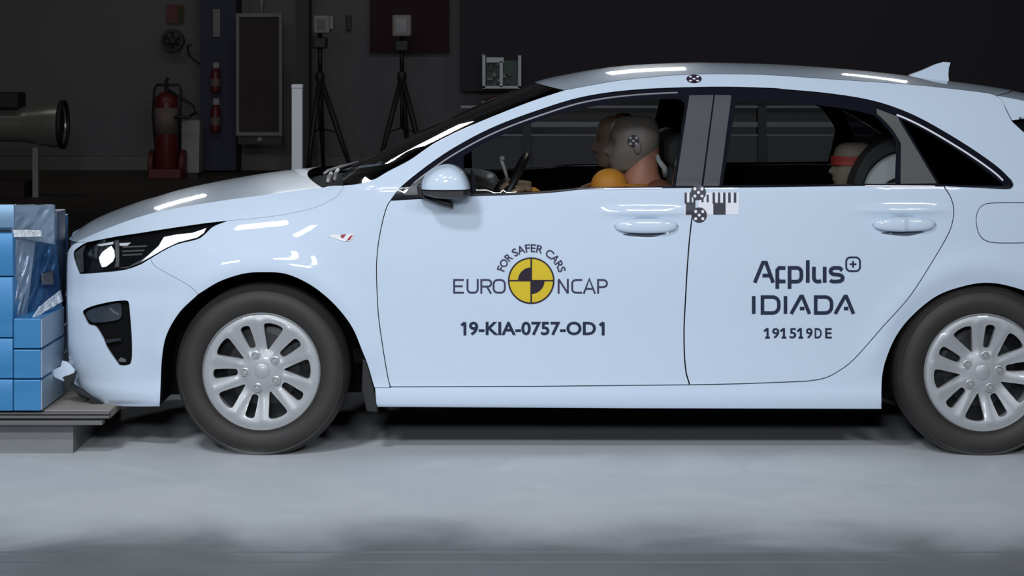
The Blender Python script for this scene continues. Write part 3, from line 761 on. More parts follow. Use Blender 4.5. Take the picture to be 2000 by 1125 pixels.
for y in (481, 489.5, 497):
    lamp_bit('reflector_fin', [(238,y),(288-(y-481)*0.6,y-2),(286-(y-481)*0.6,y+1),(240,y+3)], LAMPGREY, 0.024)
lamp_bit('side_reflector', [(146,494),(158,484),(168,478),(162,495),(164,531),(157,532),(151,514)], LAMPGREY, 0.018)
lamp_bit('shroud', [(224,470),(232,469),(233,490),(233,520),(224,523),(227,505)], LAMPGREY, 0.02)
c = side(207, 502)+Vector((0, 0.05, 0))
pj = MB().ball((c.x, c.y, c.z), (0.028, 0.016, 0.038)).build('projector_lens', LAMPBLK, hl, smooth=True)
lamp_bit('projector_glint', [(217,480),(223,490),(224,502),(220,511),(207,521),(199,522),(195,512),(193,503),(200,492)], LAMPGLOW, 0.012)  # lamp reflection painted on as a glowing white patch
fg = panel('fog_lamp_surround', [fog], PLAST, car, deep=0.036, step=9, flange=0)
V, N = side_np(fog, 0.0); V2 = side_np(fog, 0.0, 0.04)[0]; n = len(V)
MB().add([tuple(v) for v in V]+[tuple(v) for v in V2], [(i, (i+1) % n, n+(i+1) % n, n+i) for i in range(n)]).build('surround_rim', GLOSSBLK, fg)
def fog_bit(name, pts, m, off): return panel(name, [dens(list(pts)+[pts[0]], 4)[:-1]], m, fg, deep=off, step=10, flange=0.008)
fog_bit('fog_lamp', closed([(168,611),(185,602),(210,596),(232,592),(237,600),(237,618),(225,626),(190,630),(176,627)], 3), mat('fog_glass', (0.05, 0.06, 0.075), 0.2, 0.3, 0.5), 0.010)
fog_bit('fog_bulb', [(212,602),(216,601),(224,608),(233,612),(234,616),(222,612)], LAMPGREY, 0.006)
fog_bit('fin', [(193,665),(207,663),(235,660),(237,665),(210,670),(203,671)], GLOSSBLK, 0.001)
fog_bit('clip', [(231,703),(236,698),(246,702),(246,707),(234,707)], LAMPGREY, 0.015)

# ------------------------------------------------------------------ wheels
def wheel(c, rot, far=False):
    R, Rr = 0.3225, 0.2125
    sgn = -1 if far else 1
    def Y(d): return c.y+sgn*d if not far else 2*YC-c.y-d
    def flip(mb):
        if far:
            for q in mb.v: q.y = 2*YC-q.y
        for q in mb.v:                                 # the loaded tyre flattens on the floor
            if q.z < 0.004: q.z = 0.004
        return mb
    # rim face: a thick disc with five slots and five wide windows
    loops = [[(Rr*math.cos(a), Rr*math.sin(a)) for a in np.linspace(0, 2*math.pi, 120, endpoint=False)]]
    for k in range(5):
        a = math.radians(rot+72*k); ca, sa = math.cos(a), math.sin(a)
        pts = []
        r0, r1, w0, w1 = 0.090, 0.179, 0.0125, 0.018
        for q in range(7): t = math.pi/2+math.pi*q/6; pts.append((r0+w0*0.7+w0*0.7*math.cos(t), w0*math.sin(t)))
        pts.append((0.13, -0.016))
        for q in range(7): t = -math.pi/2+math.pi*q/6; pts.append((r1-w1*0.6+w1*0.6*math.cos(t), w1*math.sin(t)))
        pts.append((0.13, 0.016))
        loops.append([(x*ca-y*sa, x*sa+y*ca) for x, y in pts])
        a += math.radians(36); ca, sa = math.cos(a), math.sin(a)
        pts = [(0.084, 0.003), (0.081, 0), (0.084, -0.003), (0.125, -0.020), (0.160, -0.034), (0.170, -0.036), (0.176, -0.032)]
        pts += [(0.181, -0.016), (0.182, 0), (0.181, 0.016)]
        pts += [(0.176, 0.032), (0.170, 0.036), (0.160, 0.034), (0.125, 0.020)]
        loops.append([(x*ca-y*sa, x*sa+y*ca) for x, y in pts])
    sc_ = 1000.0
    P, T = tri2d([[(x*sc_, y*sc_) for x, y in L] for L in loops], 9.0)
    P = P/sc_
    dish = Tab([(0, 0.014), (0.03, 0.012), (0.055, 0.016), (0.085, 0.024), (0.13, 0.016), (0.17, 0.006), (0.195, 0.001), (0.2125, 0.006)])
    r = np.hypot(P[:, 0], P[:, 1]); yd = dish(r)
    ang = (np.degrees(np.arctan2(P[:, 1], P[:, 0]))-rot) % 36-18       # 0 on the ridge of each spoke
    yd = yd-0.004*np.exp(-(ang/5.0)**2)*((r > 0.06) & (r < 0.19))
    V = [(c.x+p[0], c.y+y, c.z+p[1]) for p, y in zip(P, yd)]
    T = [f if (P[f[1]][0]-P[f[0]][0])*(P[f[2]][1]-P[f[0]][1])-(P[f[1]][1]-P[f[0]][1])*(P[f[2]][0]-P[f[0]][0]) > 0 else f[::-1] for f in T]
    cnt = set(); 
    for f in T:
        for i in range(3): cnt.add((f[i], f[(i+1) % 3]))
    idx = {}; F2 = list(T)
    for (a, b_) in list(cnt):
        if (b_, a) not in cnt:
            for i in (a, b_):
                for d in (0, 1):
                    if (i, d) not in idx: idx[(i, d)] = len(V); V.append((V[i][0], V[i][1]+0.022*d, V[i][2]))
            F2.append((idx[(b_, 0)], idx[(a, 0)], idx[(a, 1)], idx[(b_, 1)]))
    mb = MB(); mb.v = [Vector(v) for v in V]; mb.f = F2
    mb.lathe([(0.2125, 0.006), (0.2155, -0.004), (0.219, 0.002), (0.2125, 0.02), (0.200, 0.03), (0.192, 0.06), (0.192, 0.18)], c, n=72)
    mb.f = [f for f in mb.f if len(f) < 50]
    flip(mb)
    wl = mesh('wheel', mb.v, [f[::-1] for f in mb.f] if far else mb.f, ALLOY, car, True)
    bm = bmesh.new(); bm.from_mesh(wl.data)
    for e in bm.edges:
        if len(e.link_faces) == 2 and e.calc_face_angle(0) > 0.7: e.smooth = False
    bm.to_mesh(wl.data); bm.free()
    prof = [(0.2125, 0.030), (0.216, 0.008), (0.222, -0.004), (0.235, -0.014), (0.262, -0.020), (0.285, -0.016), (0.298, -0.006), (0.302, -0.008), (0.306, 0.000), (0.315, 0.022), (0.3215, 0.045), (R, 0.10), (0.3215, 0.155), (0.312, 0.185), (0.28, 0.205), (0.22, 0.20)]
    mb = flip(MB().lathe(prof, c, n=96)); mb.f = [f for f in mb.f if len(f) < 50]
    mb.build('tyre', TYRE, wl, smooth=True, angle=50)
    for k in range(5):
        a = math.radians(rot+72*k); rr_ = 0.0625
        p = (c.x+rr_*math.cos(a), c.y+0.013, c.z+rr_*math.sin(a))
        mb = flip(MB().lathe([(0.0165, 0.010), (0.0165, -0.001), (0.0125, -0.002), (0.0115, 0.004), (0.0085, 0.004), (0.0080, -0.003), (0.0001, -0.003)], p, n=18)); mb.f = [f for f in mb.f if len(f) < 17]
        mb.build('wheel_nut', mat('nut_steel', (0.5, 0.5, 0.52), 0.3, 0.5) if k == 0 and 'nut_steel' not in bpy.data.materials else bpy.data.materials['nut_steel'], wl, smooth=True, angle=35)
    mb = flip(MB().lathe([(0.0001, 0.0085), (0.027, 0.0095), (0.029, 0.011), (0.030, 0.015)], c, n=32)); mb.build('hub_cap', ALLOY, wl, smooth=True, angle=35)
    mb = flip(MB().lathe([(0.135, 0.075), (0.06, 0.07), (0.135, 0.095), (0.19, 0.10), (0.19, 0.12)], c, n=48))
    mb.build('brake_disc', BRAKE, wl, smooth=True, angle=35)
    return wl
wheel(WF, 111); wheel(WR, 80); wheel(WF, 100, True); wheel(WR, 60, True)

# ------------------------------------------------------------------ door mirror, aerial, wipers
mr = MB()
prof = [(823,366),(824,352),(832,338),(848,325),(868,318),(885,318),(903,327),(914,343),(919,360),(920,366)]
v = []; N_ = len(prof); ys = [(-0.155, 0.25), (-0.150, 0.62), (-0.135, 0.85), (-0.10, 0.97), (-0.06, 1.0), (0.0, 0.98), (0.03, 0.9)]
cx_, cy_ = 872, 366
for Y, s in ys:
    for px, py in prof:
        v.append(W(cx_+(px-cx_)*s, cy_+(py-cy_)*s, 0.0)+Vector((0, Y, 0)))
f = [(i*N_+k, i*N_+k+1, (i+1)*N_+k+1, (i+1)*N_+k) for i in range(len(ys)-1) for k in range(N_-1)]
mr.add(v, f+[tuple(range(N_))[::-1], tuple((len(ys)-1)*N_+k for k in range(N_))])
dm = mr.build('door_mirror', PAINT, car, smooth=True, angle=50)
sb = dm.modifiers.new('round', 'SUBSURF'); sb.levels = 1; sb.render_levels = 2
low = [(824,368),(919,368),(920,379),(912,385),(890,387),(850,384),(828,378)]
v = []; n = len(low)
for Y, s in ((-0.14, 0.72), (-0.12, 0.92), (-0.06, 1.0), (0.03, 0.96)):
    v += [W(872+(px-872)*s, 368+(py-368)*s, 0)+Vector((0, Y, 0)) for px, py in low]
MB().add(v, [(i*n+k, i*n+(k+1) % n, (i+1)*n+(k+1) % n, (i+1)*n+k) for i in range(3) for k in range(n)]+[tuple(range(n)), tuple(3*n+k for k in range(n))]).build('mirror_base', PLAST, dm, smooth=True, angle=40)
mst = [(815,360),(826,358),(828,380),(850,384),(884,394),(886,405),(860,398),(818,382)]
a = [W(px, py, 0)+Vector((0, -0.05, 0)) for px, py in mst]; b_ = [W(px, py, 0)+Vector((0, 0.045, 0)) for px, py in mst]; n = len(a)
MB().add(a+b_, [tuple(range(n)), tuple(range(2*n-1, n-1, -1))]+[(k, k+n, (k+1) % n+n, (k+1) % n) for k in range(n)]).build('mirror_arm', PLAST, dm, bevel=0.006)
a = [W(px, py, 0)+Vector((0, -0.02, 0)) for px, py in [(921,330),(928,340),(930,372),(921,376)]]
MB().add(a+[p+Vector((-0.004, 0.05, 0)) for p in a], [(0,1,2,3),(7,6,5,4),(0,4,5,1),(1,5,6,2),(2,6,7,3),(3,7,4,0)]).build('mirror_glass', GLOSSBLK, dm)
# shark fin
fin = [(1770,154),(1778,145),(1800,137),(1825,126),(1842,121),(1856,122),(1852,132),(1850,145),(1850,160)]
v = []; n = len(fin)
zb = W(0, 160, YC).z
for i, (px, py) in enumerate(fin):
    p = W(px, py, YC); hgt = max(0.0, (160-py)/40.0); wd = 0.032*(1-hgt)+0.004
    v += [p+Vector((0, -wd, 0)), p+Vector((0, wd, 0))]
base_ = [W(1770, 158, YC), W(1850, 166, YC)]
f = [(2*i, 2*i+2, 2*i+3, 2*i+1) for i in range(n-1)]
L = [2*i for i in range(n)]; f.append(tuple(L)); f.append(tuple(2*i+1 for i in range(n))[::-1])
MB().add(v, f).build('roof_aerial', PAINT, car, smooth=True, angle=35)
# wipers
GREYW = mat('wiper_grey', (0.30, 0.29, 0.30), 0.4, 0.3)
MB().tube([W(632,340,.55), W(640,334,.56), W(665,326,.6), W(700,316,.68)], [0.006, 0.007, 0.006, 0.004], 8).build('wiper_arm', GREYW, car, smooth=True)
MB().tube([W(652,352,.32), W(655,340,.36), W(661,331,.42)], [0.009, 0.008, 0.006], 8).build('wiper_arm', GREYW, car, smooth=True)
MB().tube([W(640,356,.25), W(643,345,.28), W(648,338,.33)], [0.008, 0.010, 0.006], 8).build('wiper_hinge', GREYW, car, smooth=True)

# ------------------------------------------------------------------ cabin
zc = W(0, 375, 0).z
def slab(name, poly, y0, y1, m, par, bev=0.03, Yref=0.5):
    o = MB().prism([(W(px, py, Yref).x, W(px, py, Yref).z) for px, py in poly], y0, y1).build(name, m, par, smooth=True, angle=40, bevel=bev)
    b_ = o.modifiers['bevel']; b_.segments = 3; return o
slab('dashboard', [(700,372),(760,352),(850,352),(930,358),(968,368),(975,420),(900,450),(700,450)], 0.16, 1.64, DASH, car, 0.03, 0.5)
for yy, nm in ((0.54, 0), (1.26, 1)):
    st = slab('front_seat', [(1330,420),(1345,330),(1352,296),(1372,294),(1380,330),(1372,420),(1350,640),(1120,650),(1110,600),(1300,590)], yy-0.25, yy+0.25, SEAT, car, 0.04)
    slab('headrest', [(1302,276),(1322,262),(1345,262),(1350,290),(1340,328),(1312,330),(1302,310)], yy-0.13, yy+0.13, SEAT, st, 0.03)
slab('rear_seat', [(1700,420),(1745,330),(1770,322),(1800,380),(1790,640),(1500,640),(1500,590),(1690,585)], 0.2, 1.6, SEAT, car, 0.04)
slab('floor_pan', [(700,660),(1900,660),(1900,690),(700,690)], 0.2, 1.6, UNDER, car, 0.01)
slab('parcel_shelf', [(1790,372),(2050,372),(2050,390),(1790,390)], 0.3, 1.5, UNDER, car, 0.005)
# steering wheel: tilted ring with hub and stalks
swc = W(985, 385, 0.54); tilt = math.radians(62)
ax1 = Vector((0, 1, 0)); ax2 = Vector((math.cos(tilt), 0, math.sin(tilt)))
pts = [swc+(ax1*math.cos(t)+ax2*math.sin(t))*0.182 for t in np.linspace(0, 2*math.pi, 41)]
mb = MB().tube(pts, 0.0155, 12, cap=False)
for t in (0, math.pi, 1.5*math.pi): mb.tube([swc-Vector((0.02, 0, -0.01)), swc+(ax1*math.cos(t)+ax2*math.sin(t))*0.18], 0.014, 8)
mb.ball(tuple(swc), (0.045, 0.07, 0.07)).build('steering_wheel', PLAST, car, smooth=True)
MB().tube([W(992,352,.50), W(984,326,.50), W(979,312,.50)], [0.007, 0.007, 0.007], 10).ball(tuple(W(981,310,.50)), 0.011).build('instrument_stalk', GREYP, car, smooth=True)
MB().ball(tuple(W(957,345,.46)), (0.016, 0.016, 0.012)).build('instrument_knob', GREYP, car, smooth=True)

MB().box((0.10, 0.84, 1.332), (0.24, 0.96, 1.352), 0.006).build('cabin_fill_housing', LAMPWHITE, car)  # housing added for the unseen cabin fill
area('cabin_fill', (0.17, 0.90, 1.328), (0.22, 0.90, 0.9), 0.10, 0.08, 0.42, (1.0, 0.88, 0.76), 170)  # unseen fill added to brighten the dummies' faces
# ------------------------------------------------------------------ test dummies
def head_geo(c, s=1.0, lean=0.0):
    """head facing -x; c = centre of the skull"""
    # z, front x, back x, half width, nose, roundness
    rows = [(.112,-.012,.030,.012),(.109,-.045,.060,.040),(.098,-.070,.085,.058),(.080,-.086,.098,.069),(.055,-.095,.104,.075),(.030,-.098,.106,.077),(.008,-.096,.105,.077),
            (-.010,-.094,.102,.075),(-.025,-.094,.098,.073),(-.040,-.095,.092,.070),(-.055,-.094,.080,.066),(-.068,-.094,.066,.061),(-.080,-.092,.050,.056),(-.092,-.091,.030,.050),(-.104,-.088,.010,.042),(-.112,-.078,-.010,.030),(-.115,-.060,-.030,.012)]
    nose = Tab([(-.12,0),(-.075,.002),(-.060,.006),(-.052,.010),(-.045,.016),(-.036,.026),(-.028,.024),(-.015,.016),(0,.008),(.015,.003),(.03,0),(.12,0)])
    lips = Tab([(-.12,0),(-.088,0),(-.080,.006),(-.075,.002),(-.070,.007),(-.063,0),(.12,0)])
    v = []; n = 36
    rows = resample(rows, 44)
    for z, xf, xb, wd in rows:
        cx = (xf+xb)/2; rx = (xb-xf)/2
        for k in range(n):
            t = 2*math.pi*k/n; x = cx-rx*math.copysign(abs(math.cos(t))**0.85, math.cos(t)); y = wd*math.copysign(abs(math.sin(t))**0.9, math.sin(t))
            if math.cos(t) > 0:
                x -= float(nose(z))*math.exp(-(y/0.015)**2)+float(lips(z))*math.exp(-(y/0.024)**2)
                x += 0.010*math.exp(-((abs(y)-0.032)/0.014)**2-((z-0.004)/0.014)**2)       # eye sockets
            v.append(Vector(c)+Vector((x, y, z))*s)
    m = len(rows)
    f = [(i*n+k, (i+1)*n+k, (i+1)*n+(k+1) % n, i*n+(k+1) % n) for i in range(m-1) for k in range(n)]
    f += [tuple(range(n)), tuple((m-1)*n+k for k in range(n))[::-1]]
    mb = MB().add(v, f)
    for sg in (-1, 1):
        mb.ball(tuple(Vector(c)+Vector((0.012, sg*0.077, -0.012))*s), (0.016*s, 0.007*s, 0.028*s), 12, 8)
    return mb
def skin_body(name, joints, edges, m, parent):
    """one continuous surface grown round a skeleton"""
    base = Vector((0, 0, 0)); p_ = parent
    while p_ is not None: base += p_.location; p_ = p_.parent
    me = bpy.data.meshes.new(name)
    me.from_pydata([tuple(Vector(j[0])-base) for j in joints], edges, [])
    o = link(bpy.data.objects.new(name, me), parent); me.materials.append(m)
    sk = o.modifiers.new('skin', 'SKIN'); sk.use_smooth_shade = True
    for i, j in enumerate(joints):
        r = j[1] if isinstance(j[1], tuple) else (j[1], j[1])
        me.skin_vertices[0].data[i].radius = r
    me.skin_vertices[0].data[0].use_root = True
    s = o.modifiers.new('sub', 'SUBSURF'); s.levels = 1; s.render_levels = 2
    return o
def hand(name, base_p, dirv, parent, m, curl=1.0):
    """palm and five fingers closing over the wheel rim; dirv points forward along the palm"""
    d = Vector(dirv).normalized(); up = Vector((0, 0, 1)); sdv = d.cross(up).normalized(); up = sdv.cross(d).normalized()
    j = [(base_p, (0.024, 0.016)), (Vector(base_p)+d*0.05, (0.034, 0.014)), (Vector(base_p)+d*0.085, (0.036, 0.012))]
    e = [(0, 1), (1, 2)]
    o = skin_body(name, j, e, m, parent)
    for k, (off, ln) in enumerate(((-0.027, .85), (-0.009, 1.0), (0.009, .95), (0.027, .75))):
        p = Vector(base_p)+d*0.080+sdv*off
        p1 = p+(d*0.85+up*0.15)*0.034*ln; p2 = p1+(d*0.55-up*0.85)*0.026*ln; p3 = p2+(-d*0.35-up*0.9)*0.020*ln
        skin_body('finger', [(p, 0.0095), (p1, 0.0092), (p2, 0.0085), (p3, 0.0072)], [(0,1),(1,2),(2,3)], m, o)
    p = Vector(base_p)+d*0.03+sdv*(-0.030)
    skin_body('thumb', [(p, 0.011), (p+d*0.028-sdv*0.022-up*0.008, 0.0105), (p+d*0.052-sdv*0.026-up*0.024, 0.0088)], [(0,1),(1,2)], m, o)
    return o
def dummy(yc, head_px, head_py, label, near):
    hip = W(1275, 560, yc)
    d = thing('crash_test_dummy', label, 'crash test dummy', (hip.x, yc, hip.z-0.09))
    hc = W(head_px, head_py, yc)
    head_geo(hc, 0.98).build('head', DSKIN, d, smooth=True, angle=70)
    sx = hc.x-W(1237, 277, yc).x
    def q(px, py, dy=0): return W(px, py, yc)+Vector((sx, dy, 0))
    # neck: a thick ribbed sleeve reaching up behind the jaw
    mb = MB(); ring = []
    rows = [(1258,292,.058,.056),(1257,305,.062,.058),(1253,325,.066,.062),(1250,345,.074,.072),(1250,362,.088,.090),(1250,378,.10,.11)]
    n = 28; v = []
    for px, py, rx, ry in rows:
        p = q(px, py)
        v += [p+Vector((rx*math.cos(2*math.pi*k/n), ry*math.sin(2*math.pi*k/n), 0.018*math.cos(2*math.pi*k/n))) for k in range(n)]
    mb.add(v, [(i*n+k, i*n+(k+1) % n, (i+1)*n+(k+1) % n, (i+1)*n+k) for i in range(len(rows)-1) for k in range(n)])
    mb.build('neck_sleeve', DNECK, d, smooth=True)
    J = [(q(1275,560), (.16,.13)), (q(1262,500), (.15,.12)), (q(1250,430), (.17,.125)), (q(1248,388), (.13,.10)), (q(1250,366), (.07,.065))]
    E = [(0,1),(1,2),(2,3),(3,4)]
    for sg in (-1, 1):
        b0 = len(J)
        J += [(q(1222,385,sg*.15), .075), (q(1188,382,sg*.185), .062), (q(1120,430,sg*.20), .05), (q(1060,405,sg*.17), .042), (q(1030,375,sg*.145), .032)]
        E += [(3,b0),(b0,b0+1),(b0+1,b0+2),(b0+2,b0+3),(b0+3,b0+4)]
        b1 = len(J)
        J += [(q(1240,565,sg*.09), .085), (q(1130,545,sg*.11), .075), (q(1040,535,sg*.11), .06), (q(1000,590,sg*.11), .055), (q(960,645,sg*.11), .045)]
        E += [(0,b1)]+[(b1+i, b1+i+1) for i in range(4)]
    skin_body('suited_body', J, E, DSUIT, d)
    for sg in (-1, 1):
        hand('hand', q(1040,366,sg*.145), (-1, 0, 0.18), d, DHAND)
    return d, hc
dm1, hc1 = dummy(0.54, 1237, 280, 'crash test dummy behind the steering wheel, beige head with a dotted mark, orange suit', True)
# shoulder pad, collar and dotted target on the driver
MB().ball(tuple(W(1190, 362, .42)), (0.072, 0.07, 0.066), 28, 18).build('shoulder_pad', DSUIT, dm1, smooth=True)
MB().ball(tuple(W(1288, 368, .44)), (0.05, 0.06, 0.035), 20, 12).build('collar', DBROWN, dm1, smooth=True)
MB().tube([W(1283,302,.5), W(1287,314,.5), W(1298,328,.5), W(1300,345,.52)], [0.008,0.010,0.012,0.012], 8).build('cable_bundle', GREYP, dm1, smooth=True)
def headmark(c, off, parent, r=0.023):
    p = Vector(c)+Vector(off)
    def disc(q, rr, dy): 
        return MB().lathe([(0.0001, -dy), (rr, -dy), (rr, 0.004)], q, n=20)
    o = disc(p, r, 0.004); o = o.build('target_mark', PLUM, parent)
    m2 = MB()
    for a, b2 in ((0,0),(1,1),(-1,1),(1,-1),(-1,-1)):
        q = p+Vector((a*r*.5, 0, b2*r*.5)); m2.lathe([(0.0001, -0.0055), (r*.24, -0.0055), (r*.24, -0.002)], q, n=10)
    m2.build('target_dot', mat('dot_grey', (0.45, 0.42, 0.42), 0.6), o)
headmark(hc1, (W(1237,275,.46).x-hc1.x, -0.0775, W(1237,275,.46).z-hc1.z), dm1)
dm2, hc2 = dummy(1.26, 1208, 276, 'second crash test dummy in the far front seat, its face showing past the driver', False)
MB().lathe([(0.098, -0.03), (0.101, 0.0), (0.098, 0.03)], hc2+Vector((0.02, 0, 0.02)), n=30, axis='x').build('head_band', DBROWN, dm2, smooth=True)
# child seat and child dummy in the back
cs = thing('child_seat', 'black and pale grey child seat on the rear bench', 'child seat', tuple(W(1700, 560, .54)))
def arcband(name, c, r0, r1, a0, a1, y0, y1, m, par, Y=0.5, sq=1.0):
    P = arc(c[0], c[1], r1[0], r1[1], a0, a1, 20)+arc(c[0], c[1], r0[0], r0[1], a1, a0, 20)
    return MB().prism([(W(px, py, Y).x, W(px, py, Y).z) for px, py in P], y0, y1).build(name, m, par, smooth=True, angle=35, bevel=0.006)
arcband('shell', (1757,372), (84,80), (104,108), 95, 185, 0.34, 0.74, RUBBER, cs)
arcband('wing', (1757,372), (46,30), (82,78), 96, 184, 0.36, 0.70, CHILDGREY, cs)
arcband('wing_pad', (1757,372), (10,6), (44,29), 96, 184, 0.37, 0.68, RUBBER, cs)
slab('seat_base', [(1600,600),(1610,540),(1720,530),(1740,400),(1760,400),(1765,600)], 0.34, 0.74, RUBBER, cs, 0.02)
cd = thing('child_dummy', 'child dummy with a red band on its beige head, in the child seat', 'crash test dummy', tuple(W(1660, 530, .54)))
head_geo(W(1666, 322, .55), 0.80).build('head', mat('child_head_vinyl', (0.17, 0.135, 0.10), 0.6), cd, smooth=True, angle=70)
bandc = W(1664, 313, .55)
v = []; n = 30
for dz in (-0.018, 0.018):
    v += [bandc+Vector((0.084*math.cos(2*math.pi*k/n), 0.066*math.sin(2*math.pi*k/n), dz)) for k in range(n)]
MB().add(v, [(k, (k+1) % n, n+(k+1) % n, n+k) for k in range(n)]).build('head_band', mat('band_red', (0.30, 0.025, 0.02), 0.6), cd, smooth=True)
skin_body('suited_body', [(W(1680,520,.55), (.10,.09)), (W(1680,450,.55), (.11,.09)), (W(1678,400,.55), (.09,.08)), (W(1674,370,.55), (.04,.04)),
          (W(1650,400,.42), .045), (W(1620,450,.42), .035), (W(1600,500,.44), .03), (W(1650,400,.68), .045), (W(1620,450,.68), .035), (W(1600,500,.66), .03),
          (W(1640,535,.48), .06), (W(1570,530,.48), .05), (W(1555,600,.48), .035), (W(1640,535,.62), .06), (W(1570,530,.62), .05), (W(1555,600,.62), .035)],
          [(0,1),(1,2),(2,3),(2,4),(4,5),(5,6),(2,7),(7,8),(8,9),(0,10),(10,11),(11,12),(0,13),(13,14),(14,15)], DBROWN, cd)

# ------------------------------------------------------------------ the barrier
bz0 = W(0, 803, 0).z
pl = thing('barrier_platform', 'low steel platform under the blue barrier', 'platform', (-2.3, 0.6, 0))
x1 = W(205, 0, 0.05).x
MB().box((-4.2, 0.05, bz0-0.035), (x1+0.02, 1.1, bz0-0.004)).build('deck_plate', CARDB, pl, bevel=0.002)
MB().box((-4.2, 0.02, bz0-0.015), (x1+0.021, 0.05, bz0-0.008)).box((-4.2, 0.02, bz0-0.030), (x1+0.021, 0.05, bz0-0.020)).build('edge_strip', STEELP, pl)
MB().box((-4.2, 0.0, bz0-0.052), (x1, 0.05, bz0-0.037)).build('edge_rail', STEELP, pl, bevel=0.002)
MB().box((-4.2, 0.06, 0.0), (x1-0.12, 1.05, bz0-0.052)).build('plinth', mat('plinth_grey', (0.20, 0.205, 0.21), 0.8), pl)
br = thing('crash_barrier', 'crumpled blue honeycomb block barrier hit by the car front', 'crash barrier', (-2.2, 0.4, bz0))
XB = W(25, 0, 0).x; XN = W(79.5, 0, 0).x
mb = MB()
for za, zb_ in ((803,741.5),(739.5,661.5),(659.5,541.5),(539.5,456)):
    mb.box((-3.6, 0.0, W(0,za,0).z+0.001), (XB, 1.0, W(0,zb_,0).z), 0.003)
mb.build('honeycomb_block', BLUE, br, angle=30)
mb = MB()
for i, (za, zb_) in enumerate(((803,742),(740,683),(681,622))):
    z0, z1 = W(0,za,0).z+0.001, W(0,zb_,0).z
    P = [(XB+0.002, 0.0), (XN, 0.0), (XN-0.001, 0.40), (XN-0.05, 0.60), (XN-0.09, 1.0), (XB+0.002, 1.0)]
    v = [(x, y, z0) for x, y in P]+[(x, y, z1) for x, y in P]; n = len(P)
    mb.add(v, [tuple(range(n))[::-1], tuple(range(n, 2*n))]+[(k, (k+1) % n, n+(k+1) % n, n+k) for k in range(n)])
mb.build('bumper_block', BLUE, br, bevel=0.004)
mb = MB()
for i, (za, zb_) in enumerate(((803,742),(740,683),(681,622))):
    z0, z1 = W(0,za,0).z+0.004, W(0,zb_,0).z-0.003
    mb.box((XN, 0.004, z0), (XN+0.004, 0.40, z1))
mb.build('face_sheet', BLUEFACE, br)
# cover plate above, standing further back
pz1 = W(0, 400, 0.10).z
MB().box((-3.6, 0.02, W(0,445,0.02).z), (XB, 0.06, W(0,400,0.02).z), 0.003).build('top_block', mat('barrier_pale_blue', (0.20, 0.35, 0.52), 0.4, 0.3), br, angle=30)
def crumple(name, quad, Yd, m, amp, nx=22, ny=26, seed=1, parent=br):
    """a crushed sheet: quad of photo corners (tl, tr, br, bl) with their depths"""
    rnd = random.Random(seed); v = []
    ph = [(rnd.uniform(0, 6), rnd.uniform(4, 11), rnd.uniform(4, 11)) for _ in range(5)]
    for j in range(ny+1):
        for i in range(nx+1):
            u, t = i/nx, j/ny
            px = (quad[0][0]*(1-u)+quad[1][0]*u)*(1-t)+(quad[3][0]*(1-u)+quad[2][0]*u)*t
            py = (quad[0][1]*(1-u)+quad[1][1]*u)*(1-t)+(quad[3][1]*(1-u)+quad[2][1]*u)*t
            Y = (Yd[0]*(1-u)+Yd[1]*u)*(1-t)+(Yd[3]*(1-u)+Yd[2]*u)*t
            edge = min(1, 4*min(u, 1-u), 4*min(t, 1-t))
            d = sum(abs(math.sin(p+a*u+b2*t)) for p, a, b2 in ph)/5-0.5
            v.append(W(px, py, Y+amp*d*edge))
    f = [(j*(nx+1)+i, j*(nx+1)+i+1, (j+1)*(nx+1)+i+1, (j+1)*(nx+1)+i) for j in range(ny) for i in range(nx)]
    o = MB().add(v, f).build(name, m, parent, smooth=True)
    s = o.modifiers.new('thick', 'SOLIDIFY'); s.thickness = 0.004
    return o
crumple('cover_sheet', [(24,400),(108,400),(108,478),(24,462)], (0.02, 0.20, 0.22, 0.02), BLUEGREY, 0.05, seed=3)
crumple('crushed_sheet', [(26,462),(70,470),(52,622),(26,622)], (0.03, 0.16, 0.16, 0.03), BLUEGREY, 0.05, seed=5)
crumple('crushed_sheet', [(66,470),(110,462),(122,575),(46,628)], (0.22, 0.42, 0.50, 0.16), BLUESHEET, 0.10, seed=8)
crumple('torn_foil', [(78,600),(119,566),(123,588),(62,624)], (0.10, 0.34, 0.32, 0.02), FOIL, 0.06, 18, 10, seed=11)
crumple('sheet_edge', [(27,449),(82,450),(82,462),(27,463)], (0.015, 0.10, 0.10, 0.015), FOIL, 0.02, 12, 6, seed=2)
crumple('torn_tab', [(82,534),(105,528),(106,556),(83,556)], (0.28, 0.36, 0.36, 0.28), mat('tab_steel', (0.35, 0.33, 0.32), 0.25, 0.9), 0.03, 8, 8, seed=4)
MB().box((-3.6, 0.46, W(0,640,.46).z), (W(112,0,.46).x, 0.62, W(0,408,.62).z), 0.004).build('backing_block', mat('barrier_deep_blue', (0.02, 0.05, 0.11), 0.5), br, angle=30)

# ------------------------------------------------------------------ things along the back wall
def bx(px0, py0, px1, py1, Y, th, bev=0.0):
    a = W(px0, py1, Y); b2 = W(px1, py0, Y)
    return MB().box((a.x, Y, a.z), (b2.x, Y+th, b2.z), bev)
YW = YB-0.06
ds = tag(bx(898, -60, 2150, 178, 20.2, 0.12).build('dark_screen', DARKW), 'wide black screen mounted high across the right half of the back wall', 'screen')
tag(bx(722, -60, 877, 103, YB-0.08, 0.08).build('wall_board', MAROON), 'dark maroon board on the wall behind the right tripod', 'board')
tag(bx(676, 30, 686, 60, YB-0.06, 0.06, 0.008).build('wall_switch_box', BLACKM), 'small black box on the wall between the two tripods', 'switch box')
col_ = tag(bx(391, -60, 461, 333, 20.0, 0.6).build('column', NAVYCOL), 'dark navy column with red extinguishers hung on it', 'column'); col_['kind'] = 'structure'
tag(bx(577, -60, 603, 338, 19.0, 0.4).build('dark_post', BLACKM), 'tall black post behind the white pole', 'post')
